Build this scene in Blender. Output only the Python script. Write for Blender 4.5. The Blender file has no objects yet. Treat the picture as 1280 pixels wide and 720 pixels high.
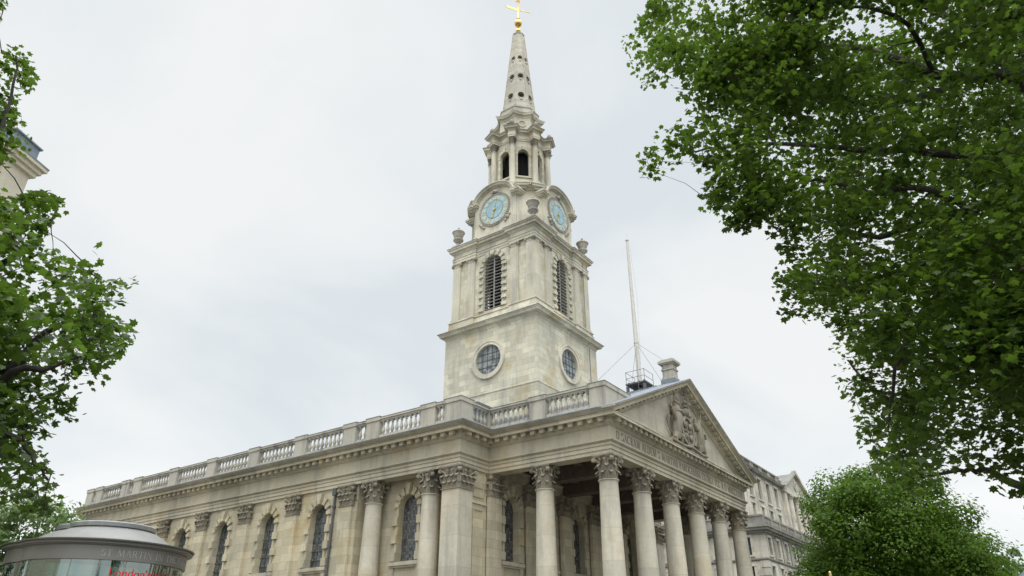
import bpy, bmesh, math, random
import numpy as np
from mathutils import Matrix, Vector
rad = math.radians
PI = math.pi
random.seed(7)
SC = bpy.context.scene
COL = SC.collection

# ------------------------------------------------------------------ camera
CAMP = np.array([-30.985, -16.526, 1.6]); FPX = 879.4; YAW = rad(54.197); PITCH = rad(28.125)
cd = bpy.data.cameras.new('camera'); cam = bpy.data.objects.new('camera', cd); COL.objects.link(cam)
cam.location = CAMP; cam.rotation_euler = (PI/2 + PITCH, 0, -YAW)
cd.sensor_width = 36; cd.lens = 36*FPX/1280; cd.clip_end = 3000; cd.clip_start = 0.1
SC.camera = cam
_F = np.array([math.sin(YAW)*math.cos(PITCH), math.cos(YAW)*math.cos(PITCH), math.sin(PITCH)])
_R = np.array([math.cos(YAW), -math.sin(YAW), 0]); _U = np.cross(_R, _F)
def at(u, v, D):                       # a world point D metres away (horizontally) in a given direction
    d = _F + _R*(u-640)/FPX + _U*(360-v)/FPX
    return CAMP + d*D/math.hypot(d[0], d[1])
def proj(P):
    V = np.asarray(P)-CAMP; w = V@_F
    return 640+FPX*(V@_R)/w, 360-FPX*(V@_U)/w

# ------------------------------------------------------------------ light
SUN_EL, SUN_AZ = rad(58), rad(232)      # azimuth clockwise from +Y
W = bpy.data.worlds.new('World'); SC.world = W; W.use_nodes = True
def build_world():
    nt = W.node_tree; nt.nodes.clear(); N = nt.nodes.new; L = nt.links.new
    out = N('ShaderNodeOutputWorld'); bg = N('ShaderNodeBackground'); bg.inputs['Strength'].default_value = 0.1
    sky = N('ShaderNodeTexSky'); sky.sky_type = 'NISHITA'; sky.sun_disc = False
    sky.sun_elevation = SUN_EL; sky.sun_rotation = SUN_AZ; sky.air_density = 1.2; sky.dust_density = 2.5
    tc = N('ShaderNodeTexCoord')
    sep = N('ShaderNodeSeparateXYZ'); L(tc.outputs['Generated'], sep.inputs[0])
    # clouds: a layer seen from below, stretched towards the horizon
    zc = N('ShaderNodeMath'); zc.operation = 'MAXIMUM'; L(sep.outputs['Z'], zc.inputs[0]); zc.inputs[1].default_value = 0.0
    za = N('ShaderNodeMath'); za.operation = 'ADD'; L(zc.outputs[0], za.inputs[0]); za.inputs[1].default_value = 0.35
    dv = N('ShaderNodeVectorMath'); dv.operation = 'DIVIDE'; L(tc.outputs['Generated'], dv.inputs[0])
    cx = N('ShaderNodeCombineXYZ'); L(za.outputs[0], cx.inputs[0]); L(za.outputs[0], cx.inputs[1]); L(za.outputs[0], cx.inputs[2])
    L(cx.outputs[0], dv.inputs[1])
    n1 = N('ShaderNodeTexNoise'); n1.inputs['Scale'].default_value = 1.7; n1.inputs['Detail'].default_value = 7; n1.inputs['Roughness'].default_value = 0.5; n1.inputs['Distortion'].default_value = 0.35
    L(dv.outputs[0], n1.inputs['Vector'])
    cr = N('ShaderNodeValToRGB'); L(n1.outputs[0], cr.inputs[0])
    e = cr.color_ramp.elements
    e[0].position = 0.37; e[0].color = (.745, .80, .84, 1)
    e[1].position = 0.63; e[1].color = (.92, .935, .94, 1)
    m = e.new(0.5); m.color = (.84, .88, .895, 1)
    # the overcast is brighter high up and where the hidden sun stands
    mr = N('ShaderNodeMapRange'); mr.interpolation_type = 'SMOOTHSTEP'; L(sep.outputs['Z'], mr.inputs['Value'])
    mr.inputs['From Min'].default_value = 0.79; mr.inputs['From Max'].default_value = 1.0; mr.inputs['To Min'].default_value = 10.; mr.inputs['To Max'].default_value = 62.
    dot = N('ShaderNodeVectorMath'); dot.operation = 'DOT_PRODUCT'; L(tc.outputs['Generated'], dot.inputs[0])
    dot.inputs[1].default_value = (math.sin(SUN_AZ)*math.cos(SUN_EL), math.cos(SUN_AZ)*math.cos(SUN_EL), math.sin(SUN_EL))
    ms = N('ShaderNodeMapRange'); ms.interpolation_type = 'SMOOTHSTEP'; L(dot.outputs['Value'], ms.inputs['Value'])
    ms.inputs['From Min'].default_value = 0.45; ms.inputs['From Max'].default_value = 1.0; ms.inputs['To Min'].default_value = 0.; ms.inputs['To Max'].default_value = 11.
    hz = N('ShaderNodeMapRange'); L(sep.outputs['Z'], hz.inputs['Value'])
    for k_, x_ in zip(('From Min', 'From Max', 'To Min', 'To Max'), (0., .32, 1.3, 0.)): hz.inputs[k_].default_value = x_
    a0 = N('ShaderNodeMath'); a0.operation = 'ADD'; L(mr.outputs[0], a0.inputs[0]); L(hz.outputs[0], a0.inputs[1])
    ad = N('ShaderNodeMath'); ad.operation = 'ADD'; L(a0.outputs[0], ad.inputs[0]); L(ms.outputs[0], ad.inputs[1])
    mul = N('ShaderNodeVectorMath'); mul.operation = 'SCALE'; L(cr.outputs[0], mul.inputs[0]); L(ad.outputs[0], mul.inputs['Scale'])
    mix = N('ShaderNodeMix'); mix.data_type = 'RGBA'; mix.inputs['Factor'].default_value = 0.95
    L(sky.outputs[0], mix.inputs['A']); L(mul.outputs[0], mix.inputs['B'])
    L(mix.outputs['Result'], bg.inputs[0]); L(bg.outputs[0], out.inputs[0])
build_world()
sl = bpy.data.lights.new('sun', 'SUN'); sun = bpy.data.objects.new('sun', sl); COL.objects.link(sun)
sl.energy = 1.1; sl.angle = rad(30); sl.color = (1, .96, .9)
sun.rotation_euler = (PI/2 - SUN_EL, 0, PI - SUN_AZ)
sun.location = (-40, -40, 80)
SC.view_settings.view_transform = 'Standard'; SC.view_settings.look = 'None'
SC.view_settings.exposure = 0.0; SC.view_settings.gamma = 1; SC.view_settings.use_curve_mapping = False
SC.cycles.max_bounces = 6; SC.cycles.transparent_max_bounces = 8

# ------------------------------------------------------------------ materials
def newmat(name):
    m = bpy.data.materials.new(name); m.use_nodes = True; nt = m.node_tree
    return m, nt, nt.nodes['Principled BSDF'], nt.nodes.new, nt.links.new
def mixc(nt, a, b, fac, typ='MIX'):
    n = nt.nodes.new('ShaderNodeMix'); n.data_type = 'RGBA'; n.blend_type = typ
    for sock, val in (('A', a), ('B', b), ('Factor', fac)):
        if hasattr(val, 'default_value') or hasattr(val, 'links'): nt.links.new(val, n.inputs[sock])
        elif sock == 'Factor': n.inputs[sock].default_value = val
        else: n.inputs[sock].default_value = (*val, 1)
    return n.outputs['Result']
def maprange(nt, v, a, b, c, d):
    n = nt.nodes.new('ShaderNodeMapRange'); nt.links.new(v, n.inputs['Value'])
    for k, x in zip(('From Min', 'From Max', 'To Min', 'To Max'), (a, b, c, d)): n.inputs[k].default_value = x
    return n.outputs[0]
def noise(nt, vec, scale, detail=4, rough=.55):
    n = nt.nodes.new('ShaderNodeTexNoise'); nt.links.new(vec, n.inputs['Vector'])
    n.inputs['Scale'].default_value = scale; n.inputs['Detail'].default_value = detail; n.inputs['Roughness'].default_value = rough
    return n.outputs[0]
def stone(name, base, ochre=(.46,.355,.18), grey=(.24,.24,.23), oc=.35, gr=.4, bw=1.1, bh=.42, joint=.35, rough=.85, top=.6, var=.16):
    m, nt, bs, N, L = newmat(name)
    g = N('ShaderNodeNewGeometry'); sp = N('ShaderNodeSeparateXYZ'); L(g.outputs['Position'], sp.inputs[0])
    add = N('ShaderNodeMath'); L(sp.outputs['X'], add.inputs[0]); L(sp.outputs['Y'], add.inputs[1])
    cb = N('ShaderNodeCombineXYZ'); L(add.outputs[0], cb.inputs[0]); L(sp.outputs['Z'], cb.inputs[1])
    br = N('ShaderNodeTexBrick'); L(cb.outputs[0], br.inputs['Vector']); br.inputs['Scale'].default_value = 1
    br.inputs['Brick Width'].default_value = bw; br.inputs['Row Height'].default_value = bh
    br.inputs['Mortar Size'].default_value = .008; br.inputs['Mortar Smooth'].default_value = .4
    br.inputs['Color1'].default_value = (1-var,1-var,1-var*1.1,1); br.inputs['Color2'].default_value = (1+var*.6,1+var*.55,1+var*.4,1)
    br.inputs['Mortar'].default_value = (1-joint,)*3+(1,)
    col = mixc(nt, base, br.outputs['Color'], 1.0, 'MULTIPLY')
    # ochre weathering in whole-block patches
    n1 = noise(nt, g.outputs['Position'], .55, 5, .6)
    col = mixc(nt, col, ochre, maprange(nt, n1, .52, .68, 0, oc))
    # dark run-off streaks, long in z
    mp = N('ShaderNodeMapping'); L(g.outputs['Position'], mp.inputs[0]); mp.inputs['Scale'].default_value = (1.3, 1.3, .22)
    n2 = noise(nt, mp.outputs[0], 1.0, 5, .58)
    col = mixc(nt, col, grey, maprange(nt, n2, .50, .66, 0, gr))
    n5 = noise(nt, g.outputs['Position'], .22, 4, .6)
    col = mixc(nt, col, mixc(nt, (1.07,1.06,1.045), (.885,.89,.885), maprange(nt, n5, .38, .62, 0, 1)), 1.0, 'MULTIPLY')
    n3 = noise(nt, g.outputs['Position'], 5, 5, .6)
    col = mixc(nt, col, mixc(nt, (1.05,1.05,1.045), (.935,.935,.94), maprange(nt, n3, .3, .7, 0, 1)), 1.0, 'MULTIPLY')
    # soot and lichen settled on ledges
    sn = N('ShaderNodeSeparateXYZ'); L(g.outputs['True Normal'], sn.inputs[0])
    col = mixc(nt, col, (.13,.135,.13), maprange(nt, sn.outputs['Z'], .35, .9, 0, top))
    L(col, bs.inputs['Base Color']); bs.inputs['Roughness'].default_value = rough; bs.inputs['Specular IOR Level'].default_value = .25
    bp = N('ShaderNodeBump'); bp.inputs['Strength'].default_value = .22; bp.inputs['Distance'].default_value = .02
    ma = N('ShaderNodeMath'); ma.operation = 'SUBTRACT'; L(n3, ma.inputs[0]); L(br.outputs['Fac'], ma.inputs[1])
    L(ma.outputs[0], bp.inputs['Height']); L(bp.outputs[0], bs.inputs['Normal'])
    return m
def plain(name, c, rough=.6, metal=0, spec=.5, var=.12, nscale=3., bump=0):
    m, nt, bs, N, L = newmat(name)
    g = N('ShaderNodeNewGeometry'); n = noise(nt, g.outputs['Position'], nscale, 5, .6)
    v = mixc(nt, (1-var,)*3, (1+var,)*3, maprange(nt, n, .35, .65, 0, 1))
    L(mixc(nt, c, v, 1.0, 'MULTIPLY'), bs.inputs['Base Color'])
    bs.inputs['Roughness'].default_value = rough; bs.inputs['Metallic'].default_value = metal; bs.inputs['Specular IOR Level'].default_value = spec
    if bump:
        bp = N('ShaderNodeBump'); bp.inputs['Strength'].default_value = bump; bp.inputs['Distance'].default_value = .02
        L(n, bp.inputs['Height']); L(bp.outputs[0], bs.inputs['Normal'])
    return m
def leadglass(name, c, s=.13, rough=.18, lead=(.035,.035,.035), bw=1.0):
    m, nt, bs, N, L = newmat(name)
    g = N('ShaderNodeNewGeometry'); sp = N('ShaderNodeSeparateXYZ'); L(g.outputs['Position'], sp.inputs[0])
    add = N('ShaderNodeMath'); L(sp.outputs['X'], add.inputs[0]); L(sp.outputs['Y'], add.inputs[1])
    cb = N('ShaderNodeCombineXYZ'); L(add.outputs[0], cb.inputs[0]); L(sp.outputs['Z'], cb.inputs[1])
    br = N('ShaderNodeTexBrick'); L(cb.outputs[0], br.inputs['Vector']); br.inputs['Scale'].default_value = 1; br.offset = 0
    br.inputs['Brick Width'].default_value = s*bw; br.inputs['Row Height'].default_value = s*1.25; br.inputs['Mortar Size'].default_value = .009
    br.inputs['Color1'].default_value = tuple(x*.45 for x in c)+(1,); br.inputs['Color2'].default_value = tuple(x*1.7 for x in c)+(1,); br.inputs['Mortar'].default_value = (*lead, 1)
    L(br.outputs['Color'], bs.inputs['Base Color']); L(maprange(nt, br.outputs['Fac'], 0, 1, rough, .8), bs.inputs['Roughness'])
    n = noise(nt, g.outputs['Position'], 7, 2); bp = N('ShaderNodeBump'); bp.inputs['Strength'].default_value = .5; bp.inputs['Distance'].default_value = .03
    L(n, bp.inputs['Height']); L(bp.outputs[0], bs.inputs['Normal']); bs.inputs['Specular IOR Level'].default_value = .6
    return m
def leafmat(name, c1, c2, tr, trans=.4, spec=.3):
    m, nt, bs, N, L = newmat(name)
    g = N('ShaderNodeNewGeometry')
    r = g.outputs['Random Per Island']
    big = noise(nt, g.outputs['Position'], .8, 3)
    f = N('ShaderNodeMath'); f.operation = 'MULTIPLY_ADD'; L(r, f.inputs[0]); f.inputs[1].default_value = .7; L(maprange(nt, big, .35, .65, 0, .35), f.inputs[2])
    col = mixc(nt, c1, c2, f.outputs[0])
    L(col, bs.inputs['Base Color']); bs.inputs['Roughness'].default_value = .5; bs.inputs['Specular IOR Level'].default_value = spec
    t = N('ShaderNodeBsdfTranslucent'); L(mixc(nt, tuple(x*.6 for x in tr), tr, f.outputs[0]), t.inputs[0])
    ms = N('ShaderNodeMixShader'); ms.inputs[0].default_value = trans
    L(bs.outputs[0], ms.inputs[1]); L(t.outputs[0], ms.inputs[2]); L(ms.outputs[0], nt.nodes['Material Output'].inputs[0])
    return m
M = dict(
    flank=stone('portland_stone_warm', (.60,.545,.41), oc=.55, gr=.34, bw=1.25, bh=.46, joint=.45, var=.18),
    trim=stone('portland_stone_trim', (.575,.53,.42), oc=.42, gr=.42, bw=1.9, bh=3.1, joint=.3, top=.75),
    tower=stone('portland_stone_pale', (.68,.65,.535), oc=.66, gr=.36, bw=1.0, bh=.40, joint=.45, var=.20),
    towertrim=stone('portland_stone_pale_trim', (.65,.62,.515), oc=.34, gr=.42, bw=2.3, bh=2.9, joint=.2, top=.8),
    column=stone('portland_stone_column', (.58,.545,.45), oc=.38, gr=.45, bw=40, bh=1.45, joint=.3, var=.09),
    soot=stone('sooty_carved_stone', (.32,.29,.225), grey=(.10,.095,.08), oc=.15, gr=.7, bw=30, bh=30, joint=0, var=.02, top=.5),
    balus=stone('weathered_grey_stone', (.49,.465,.40), grey=(.17,.17,.165), oc=.1, gr=.6, bw=3, bh=3, joint=.1, var=.05, top=.8),
    tymp=stone('smooth_tympanum_stone', (.60,.56,.46), oc=.2, gr=.35, bw=1.6, bh=.6, joint=.15),
    spire=stone('spire_stone', (.53,.505,.43), grey=(.21,.21,.20), oc=.12, gr=.45, bw=.8, bh=.36, joint=.3),
    ceiling=plain('shaded_ceiling_plaster', (.13,.10,.08), .8, var=.2),  # ceiling colour darkened to carry the portico's shade
    coping=stone('weathered_dark_coping', (.20,.20,.185), grey=(.09,.09,.09), oc=0, gr=.6, bw=2, bh=9, joint=.4, var=.1, top=.4),
    dark=plain('unlit_interior_black', (.012,.012,.013), .9, spec=.1),  # black for sheets that stand in for unlit interiors
    glass=leadglass('leaded_glass', (.11,.115,.115), lead=(.02,.02,.02)),
    glass2=leadglass('tower_leaded_glass', (.21,.23,.235), .27, rough=.4, lead=(.26,.28,.28), bw=.9),  # pale grey base carries the sky's reflection in the glass
    bars=plain('verdigris_iron_bar', (.10,.14,.125), .6),
    lead=plain('lead_sheet', (.20,.22,.25), .6, metal=.1, nscale=2),
    iron=plain('dark_iron', (.05,.05,.052), .55),
    pipe=plain('grey_painted_pipe', (.10,.105,.11), .5),
    gold=plain('gilding', (.85,.56,.14), .28, metal=1, var=.05),
    goldpaint=plain('gold_leaf_paint', (.72,.64,.42), .45, metal=.2, var=.05),
    blue=plain('clock_blue_paint', (.41,.56,.585), .5, var=.08, nscale=2),
    blue2=plain('clock_blue_inner', (.32,.485,.53), .5, var=.15, nscale=2),
    vanegold=plain('worn_gilding', (.66,.50,.20), .45, metal=.55, var=.1),
    white=plain('white_paint', (.62,.60,.55), .4, var=.05),
    cream=plain('cream_render', (.66,.61,.48), .75, var=.06, bump=.1),
    slate=plain('slate', (.12,.14,.17), .5, var=.25, nscale=6),
    louvre=plain('louvre_slat', (.36,.355,.33), .7),
    bronze=plain('bronze_grey_metal', (.19,.184,.172), .42, metal=.4, var=.05, nscale=1.2),
    bronze2=plain('bronze_grey_roof', (.235,.228,.217), .5, metal=.2, var=.07, nscale=1.2),
    zinc=plain('zinc_ring', (.38,.40,.41), .4, metal=.6),
    letter=plain('pale_letter', (.34,.335,.32), .4, metal=.2),
    incise=plain('letter_cut_shade', (.20,.165,.11), .9, var=.05),  # dark tone imitates shade inside cut letters; the strokes are raised
    red=plain('red_vinyl', (.62,.02,.02), .5, var=.02),
    sah=stone('office_stone', (.63,.60,.52), grey=(.17,.17,.16), oc=.15, gr=.5, bw=1.2, bh=.5, joint=.2, top=.8),
    sahg=stone('office_stone_grimy', (.31,.30,.27), grey=(.12,.12,.115), oc=.05, gr=.6, bw=1.6, bh=.8, joint=.15, top=.7),
    pane=plain('dark_window_glass', (.035,.04,.045), .12, spec=.7, var=.2),
    bark=plain('plane_bark', (.035,.03,.024), .85, var=.4, nscale=5, bump=.5),
    asphalt=plain('asphalt', (.05,.05,.052), .9, var=.2, nscale=4, bump=.2),
    paving=stone('york_paving', (.19,.18,.16), bw=.9, bh=.6, top=0),
    kerb=plain('granite_kerb', (.3,.3,.3), .8), paint=plain('road_paint', (.75,.75,.72), .7),
    fruit=plain('seed_ball', (.05,.035,.015), .9),
)
M['leafR'] = leafmat('plane_leaf_dark', (.006,.018,.004), (.072,.118,.016), (.18,.32,.03), .36)
M['leafL'] = leafmat('plane_leaf_bright', (.008,.022,.005), (.07,.12,.016), (.16,.29,.028), .36)
M['leafM'] = leafmat('plane_leaf_mid', (.020,.045,.007), (.105,.185,.024), (.17,.31,.03), .38, .08)
M['leafF'] = leafmat('pale_far_leaf', (.08,.13,.04), (.17,.25,.08), (.25,.40,.12), .35)
# glazing of the pavilion: greenish, reflective, partly see-through
def glazing():
    m, nt, bs, N, L = newmat('green_curved_glass')
    g = N('ShaderNodeBsdfGlossy'); g.inputs['Roughness'].default_value = .03; g.inputs['Color'].default_value = (.82,.93,.88,1)
    t = N('ShaderNodeBsdfTransparent'); t.inputs[0].default_value = (.45,.62,.55,1)
    ge = N('ShaderNodeNewGeometry'); n = noise(nt, ge.outputs['Position'], .9, 2); bp = N('ShaderNodeBump'); bp.inputs['Strength'].default_value = .25; bp.inputs['Distance'].default_value = .05
    L(n, bp.inputs['Height']); L(bp.outputs[0], g.inputs['Normal'])
    fr = N('ShaderNodeFresnel'); fr.inputs[0].default_value = 1.9
    ms = N('ShaderNodeMixShader'); L(maprange(nt, fr.outputs[0], 0, 1, .22, 1), ms.inputs[0]); L(t.outputs[0], ms.inputs[1]); L(g.outputs[0], ms.inputs[2])
    L(ms.outputs[0], nt.nodes['Material Output'].inputs[0]); return m
M['glazing'] = glazing()

# ------------------------------------------------------------------ mesh helpers
class MB:
    def __init__(s): s.v = []; s.f = []
    def add(s, vs, fs):
        b = len(s.v); s.v += [tuple(map(float, p)) for p in vs]; s.f += [tuple(b+i for i in f) for f in fs]; return s
    def box(s, x0, x1, y0, y1, z0, z1):
        return s.add([(x0,y0,z0),(x1,y0,z0),(x1,y1,z0),(x0,y1,z0),(x0,y0,z1),(x1,y0,z1),(x1,y1,z1),(x0,y1,z1)],
                     [(0,3,2,1),(4,5,6,7),(0,1,5,4),(1,2,6,5),(2,3,7,6),(3,0,4,7)])
    def prism(s, base, top):            # two rings of equal length joined and capped
        n = len(base); return s.add(list(base)+list(top), [tuple(range(n))[::-1], tuple(range(n, 2*n))]+[(i,(i+1)%n,n+(i+1)%n,n+i) for i in range(n)])
    def lathe(s, prof, cx=0, cy=0, n=24, a0=0, cap=True):
        b = []
        for r, z in prof: b += [(cx+r*math.cos(a0+2*PI*k/n), cy+r*math.sin(a0+2*PI*k/n), z) for k in range(n)]
        f = [(i*n+k, i*n+(k+1)%n, (i+1)*n+(k+1)%n, (i+1)*n+k) for i in range(len(prof)-1) for k in range(n)]
        if cap: f += [tuple(range(n))[::-1], tuple(range((len(prof)-1)*n, len(prof)*n))]
        return s.add(b, f)
    def tube(s, pts, rs, n=8):
        pts = [Vector(p) for p in pts]
        if not hasattr(rs, '__len__'): rs = [rs]*len(pts)
        b = []; up = None
        for i, p in enumerate(pts):
            d = (pts[min(i+1, len(pts)-1)]-pts[max(i-1, 0)]).normalized()
            if up is None: up = Vector((0,0,1)) if abs(d.z) < .9 else Vector((1,0,0))
            x = d.cross(up).normalized(); y = x.cross(d).normalized(); up = y
            b += [tuple(p+(x*math.cos(2*PI*k/n)+y*math.sin(2*PI*k/n))*rs[i]) for k in range(n)]
        f = [(i*n+k, i*n+(k+1)%n, (i+1)*n+(k+1)%n, (i+1)*n+k) for i in range(len(pts)-1) for k in range(n)]
        f += [tuple(range(n))[::-1], tuple(range((len(pts)-1)*n, len(pts)*n))]
        return s.add(b, f)
    def ball(s, c, r, n=10, m=7):
        if not hasattr(r, '__len__'): r = (r, r, r)
        b = [(c[0], c[1], c[2]-r[2])]
        for j in range(1, m):
            t = PI*j/m
            b += [(c[0]+r[0]*math.sin(t)*math.cos(2*PI*k/n), c[1]+r[1]*math.sin(t)*math.sin(2*PI*k/n), c[2]-r[2]*math.cos(t)) for k in range(n)]
        b.append((c[0], c[1], c[2]+r[2])); T = len(b)-1
        f = [(0, 1+(k+1)%n, 1+k) for k in range(n)]
        for j in range(m-2): f += [(1+j*n+k, 1+j*n+(k+1)%n, 1+(j+1)*n+(k+1)%n, 1+(j+1)*n+k) for k in range(n)]
        f += [(1+(m-2)*n+k, 1+(m-2)*n+(k+1)%n, T) for k in range(n)]
        return s.add(b, f)
    def sweep(s, path, prof, closed=False):   # plan path, outside on its right; prof = [(outward, z)], a closed section
        n = len(path); P = [Vector((p[0], p[1])) for p in path]; nor = []
        for i in range(n):
            def seg(a, b): d = (P[b]-P[a]).normalized(); return Vector((d.y, -d.x))
            if closed: a, b = seg((i-1)%n, i), seg(i, (i+1)%n)
            else: a = seg(i-1, i) if i > 0 else seg(i, i+1); b = seg(i, i+1) if i < n-1 else seg(i-1, i)
            m = (a+b)/(1+a.dot(b)); nor.append(m)
        k = len(prof); vs = []
        for i in range(n): vs += [(P[i].x+nor[i].x*o, P[i].y+nor[i].y*o, z) for o, z in prof]
        fs = [(i*k+j, ((i+1)%n)*k+j, ((i+1)%n)*k+(j+1)%k, i*k+(j+1)%k) for i in range(n if closed else n-1) for j in range(k)]
        if not closed: fs += [tuple(range(k))[::-1], tuple(range((n-1)*k, n*k))]
        return s.add(vs, fs)
    def xf(s, T):
        s.v = [tuple(T @ Vector(p)) for p in s.v]; return s
    def mesh(s, name, mat, angle=35):
        me = bpy.data.meshes.new(name); me.from_pydata(s.v, [], s.f)
        bm = bmesh.new(); bm.from_mesh(me); bmesh.ops.recalc_face_normals(bm, faces=bm.faces); bm.to_mesh(me); bm.free()
        me.materials.append(mat); me.shade_smooth(); me.set_sharp_from_angle(angle=rad(angle)); return me
WM = {}
def put(name, data, parent=None, T=None):
    o = bpy.data.objects.new(name, data); COL.objects.link(o); T = T or Matrix()
    if parent is not None:
        o.parent = parent; o.matrix_basis = WM[parent.name].inverted() @ T
    else: o.matrix_basis = T
    WM[o.name] = T; return o
def part(name, mb, mat, parent=None, T=None, angle=35): return put(name, mb.mesh(name, mat, angle), parent, T)
def tag(o, label, cat, group=None, kind=None):
    if label: o['label'] = label
    if cat: o['category'] = cat
    if group: o['group'] = group
    if kind: o['kind'] = kind
    return o
def thing(name, label, cat, loc=(0,0,0), group=None):
    o = put(name, None, None, Matrix.Translation(loc)); o.empty_display_size = .5
    return tag(o, label, cat, group)
def structure(name, mb, mat): o = part(name, mb, mat); o['kind'] = 'structure'; return o

class Fr:                                # a facade's frame: s along, d outwards, z up
    def __init__(f, o, sd, nd): f.o = Vector((o[0], o[1], 0)); f.s = Vector((sd[0], sd[1], 0)).normalized(); f.n = Vector((nd[0], nd[1], 0)).normalized()
    def P(f, s, d, z): return tuple(f.o+f.s*s+f.n*d+Vector((0,0,z)))
    def box(f, mb, s0, s1, d0, d1, z0, z1):
        c = [f.P(s0,d0,z0),f.P(s1,d0,z0),f.P(s1,d1,z0),f.P(s0,d1,z0),f.P(s0,d0,z1),f.P(s1,d0,z1),f.P(s1,d1,z1),f.P(s0,d1,z1)]
        mb.add(c, [(0,3,2,1),(4,5,6,7),(0,1,5,4),(1,2,6,5),(2,3,7,6),(3,0,4,7)])
    def slab(f, mb, pts, d0, d1):        # polygon in (s,z), extruded d0..d1
        mb.prism([f.P(s,d0,z) for s, z in pts], [f.P(s,d1,z) for s, z in pts])
    def ring(f, mb, c, r0, r1, d0, d1, n=32, a0=0, a1=2*PI):
        full = abs(a1-a0-2*PI) < 1e-6; m = n if full else n+1
        vs = []
        for k in range(m):
            a = a0+(a1-a0)*k/n; ca, sa = math.cos(a), math.sin(a)
            vs += [f.P(c[0]+r*ca, d, c[1]+r*sa) for r, d in ((r0,d0),(r1,d0),(r1,d1),(r0,d1))]
        fs = [(k*4+j, ((k+1)%m)*4+j, ((k+1)%m)*4+(j+1)%4, k*4+(j+1)%4) for k in range(n) for j in range(4)]
        if not full: fs += [(0,1,2,3), ((m-1)*4+3,(m-1)*4+2,(m-1)*4+1,(m-1)*4)]
        mb.add(vs, fs)
    def wall(f, mb, s0, s1, z0, z1, holes, d=0, depth=.4):   # holes: (s0,s1,z0,z1,kind)
        S = sorted({s0, s1, *[h[0] for h in holes], *[h[1] for h in holes]}); Z = sorted({z0, z1, *[h[2] for h in holes], *[h[3] for h in holes]})
        for a, b in zip(S, S[1:]):
            for c, e in zip(Z, Z[1:]):
                ms, mz = (a+b)/2, (c+e)/2
                if any(h[0] < ms < h[1] and h[2] < mz < h[3] for h in holes): continue
                mb.add([f.P(a,d,c),f.P(b,d,c),f.P(b,d,e),f.P(a,d,e)], [(0,1,2,3)])
        for h0, h1, g0, g1, k in holes:
            m = (h0+h1)/2; r = (h1-h0)/2
            if k == 'rect': out = [(h0,g0),(h1,g0),(h1,g1),(h0,g1)]
            elif k == 'arch':
                zs = g1-r; arc = [(m+r*math.cos(PI*j/16), zs+r*math.sin(PI*j/16)) for j in range(17)]
                out = [(h0,g0),(h1,g0)]+arc
                for j in range(16):
                    cor = (h1,g1) if j < 8 else (h0,g1); p, q = arc[j], arc[j+1]
                    mb.add([f.P(p[0],d,p[1]), f.P(cor[0],d,cor[1]), f.P(q[0],d,q[1])], [(0,1,2)])
                mb.add([f.P(m,d,g1), f.P(h1,d,g1), f.P(arc[8][0],d,arc[8][1])], [(0,1,2)])
            else:
                zc = (g0+g1)/2; n = 32; out = [(m+r*math.cos(2*PI*j/n+PI/4), zc+r*math.sin(2*PI*j/n+PI/4)) for j in range(n)]
                cs = [(h1,g1),(h0,g1),(h0,g0),(h1,g0)]
                for j in range(n):
                    mid = 2*PI*(j+.5)/n+PI/4; p, q = out[j], out[(j+1)%n]
                    cor = cs[int((mid % (2*PI))//(PI/2))]
                    mb.add([f.P(p[0],d,p[1]), f.P(cor[0],d,cor[1]), f.P(q[0],d,q[1])], [(0,1,2)])
            n = len(out); mb.add([f.P(s,d,z) for s, z in out]+[f.P(s,d-depth,z) for s, z in out], [(i,(i+1)%n,n+(i+1)%n,n+i) for i in range(n)])
def archpts(m, w, z0, z1, n=16):
    r = w/2; return [(m-r,z0),(m+r,z0)]+[(m+r*math.cos(PI*j/n), z1-r+r*math.sin(PI*j/n)) for j in range(n+1)]
FL = lambda x: Fr((x, 0), (0,1), (-1,0))      # faces -X, s = y
FF = lambda y: Fr((0, y), (1,0), (0,-1))      # faces -Y, s = x

# ------------------------------------------------------------------ Corinthian capital (local: z 0..1.19)
def leaf(mb, o, out, side, z0, h, w, curl, n=6):
    o, out, side = Vector(o), Vector(out), Vector(side); rows = []
    for i in range(n+1):
        t = i/n
        if t < .72: k = t/.72; z = z0+h*k*.98; d = .015+.05*k*k
        else: a = (t-.72)/.28*PI*.85; z = z0+h*.98+curl*.35*math.sin(a)-(curl*.5*(1-math.cos(a)) if a > PI/3 else 0); d = .065+curl*.62*(1-math.cos(a))
        ww = w*(.78+.35*math.sin(PI*min(t*1.1,1)))*(1 if t < .8 else 1-.55*(t-.8)/.2)
        ww *= 1+.13*(i % 2)
        rows.append((z, d, ww))
    vs = []
    for z, d, ww in rows:
        for sx, dd in ((-1,-.03),(-.5,.012),(0,-.006),(.5,.012),(1,-.03)): vs.append(o+out*(d+dd)+side*(ww*.5*sx)+Vector((0,0,z)))
    m = 5; k = len(vs)
    for z, d, ww in rows:
        for sx in (-1,-.5,0,.5,1): vs.append(o+out*(d-.055)+side*(ww*.42*sx)+Vector((0,0,z-.01)))
    fs = []
    for i in range(n):
        for j in range(m-1):
            a = i*m+j; fs += [(a,a+1,a+m+1,a+m), (k+a+1,k+a,k+a+m,k+a+m+1)]
        for j in (0, m-1): a = i*m+j; fs.append((a,a+m,k+a+m,k+a))
    fs.append(tuple(n*m+j for j in range(m))+tuple(k+n*m+j for j in range(m-1,-1,-1)))
    mb.add(vs, fs)
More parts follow.
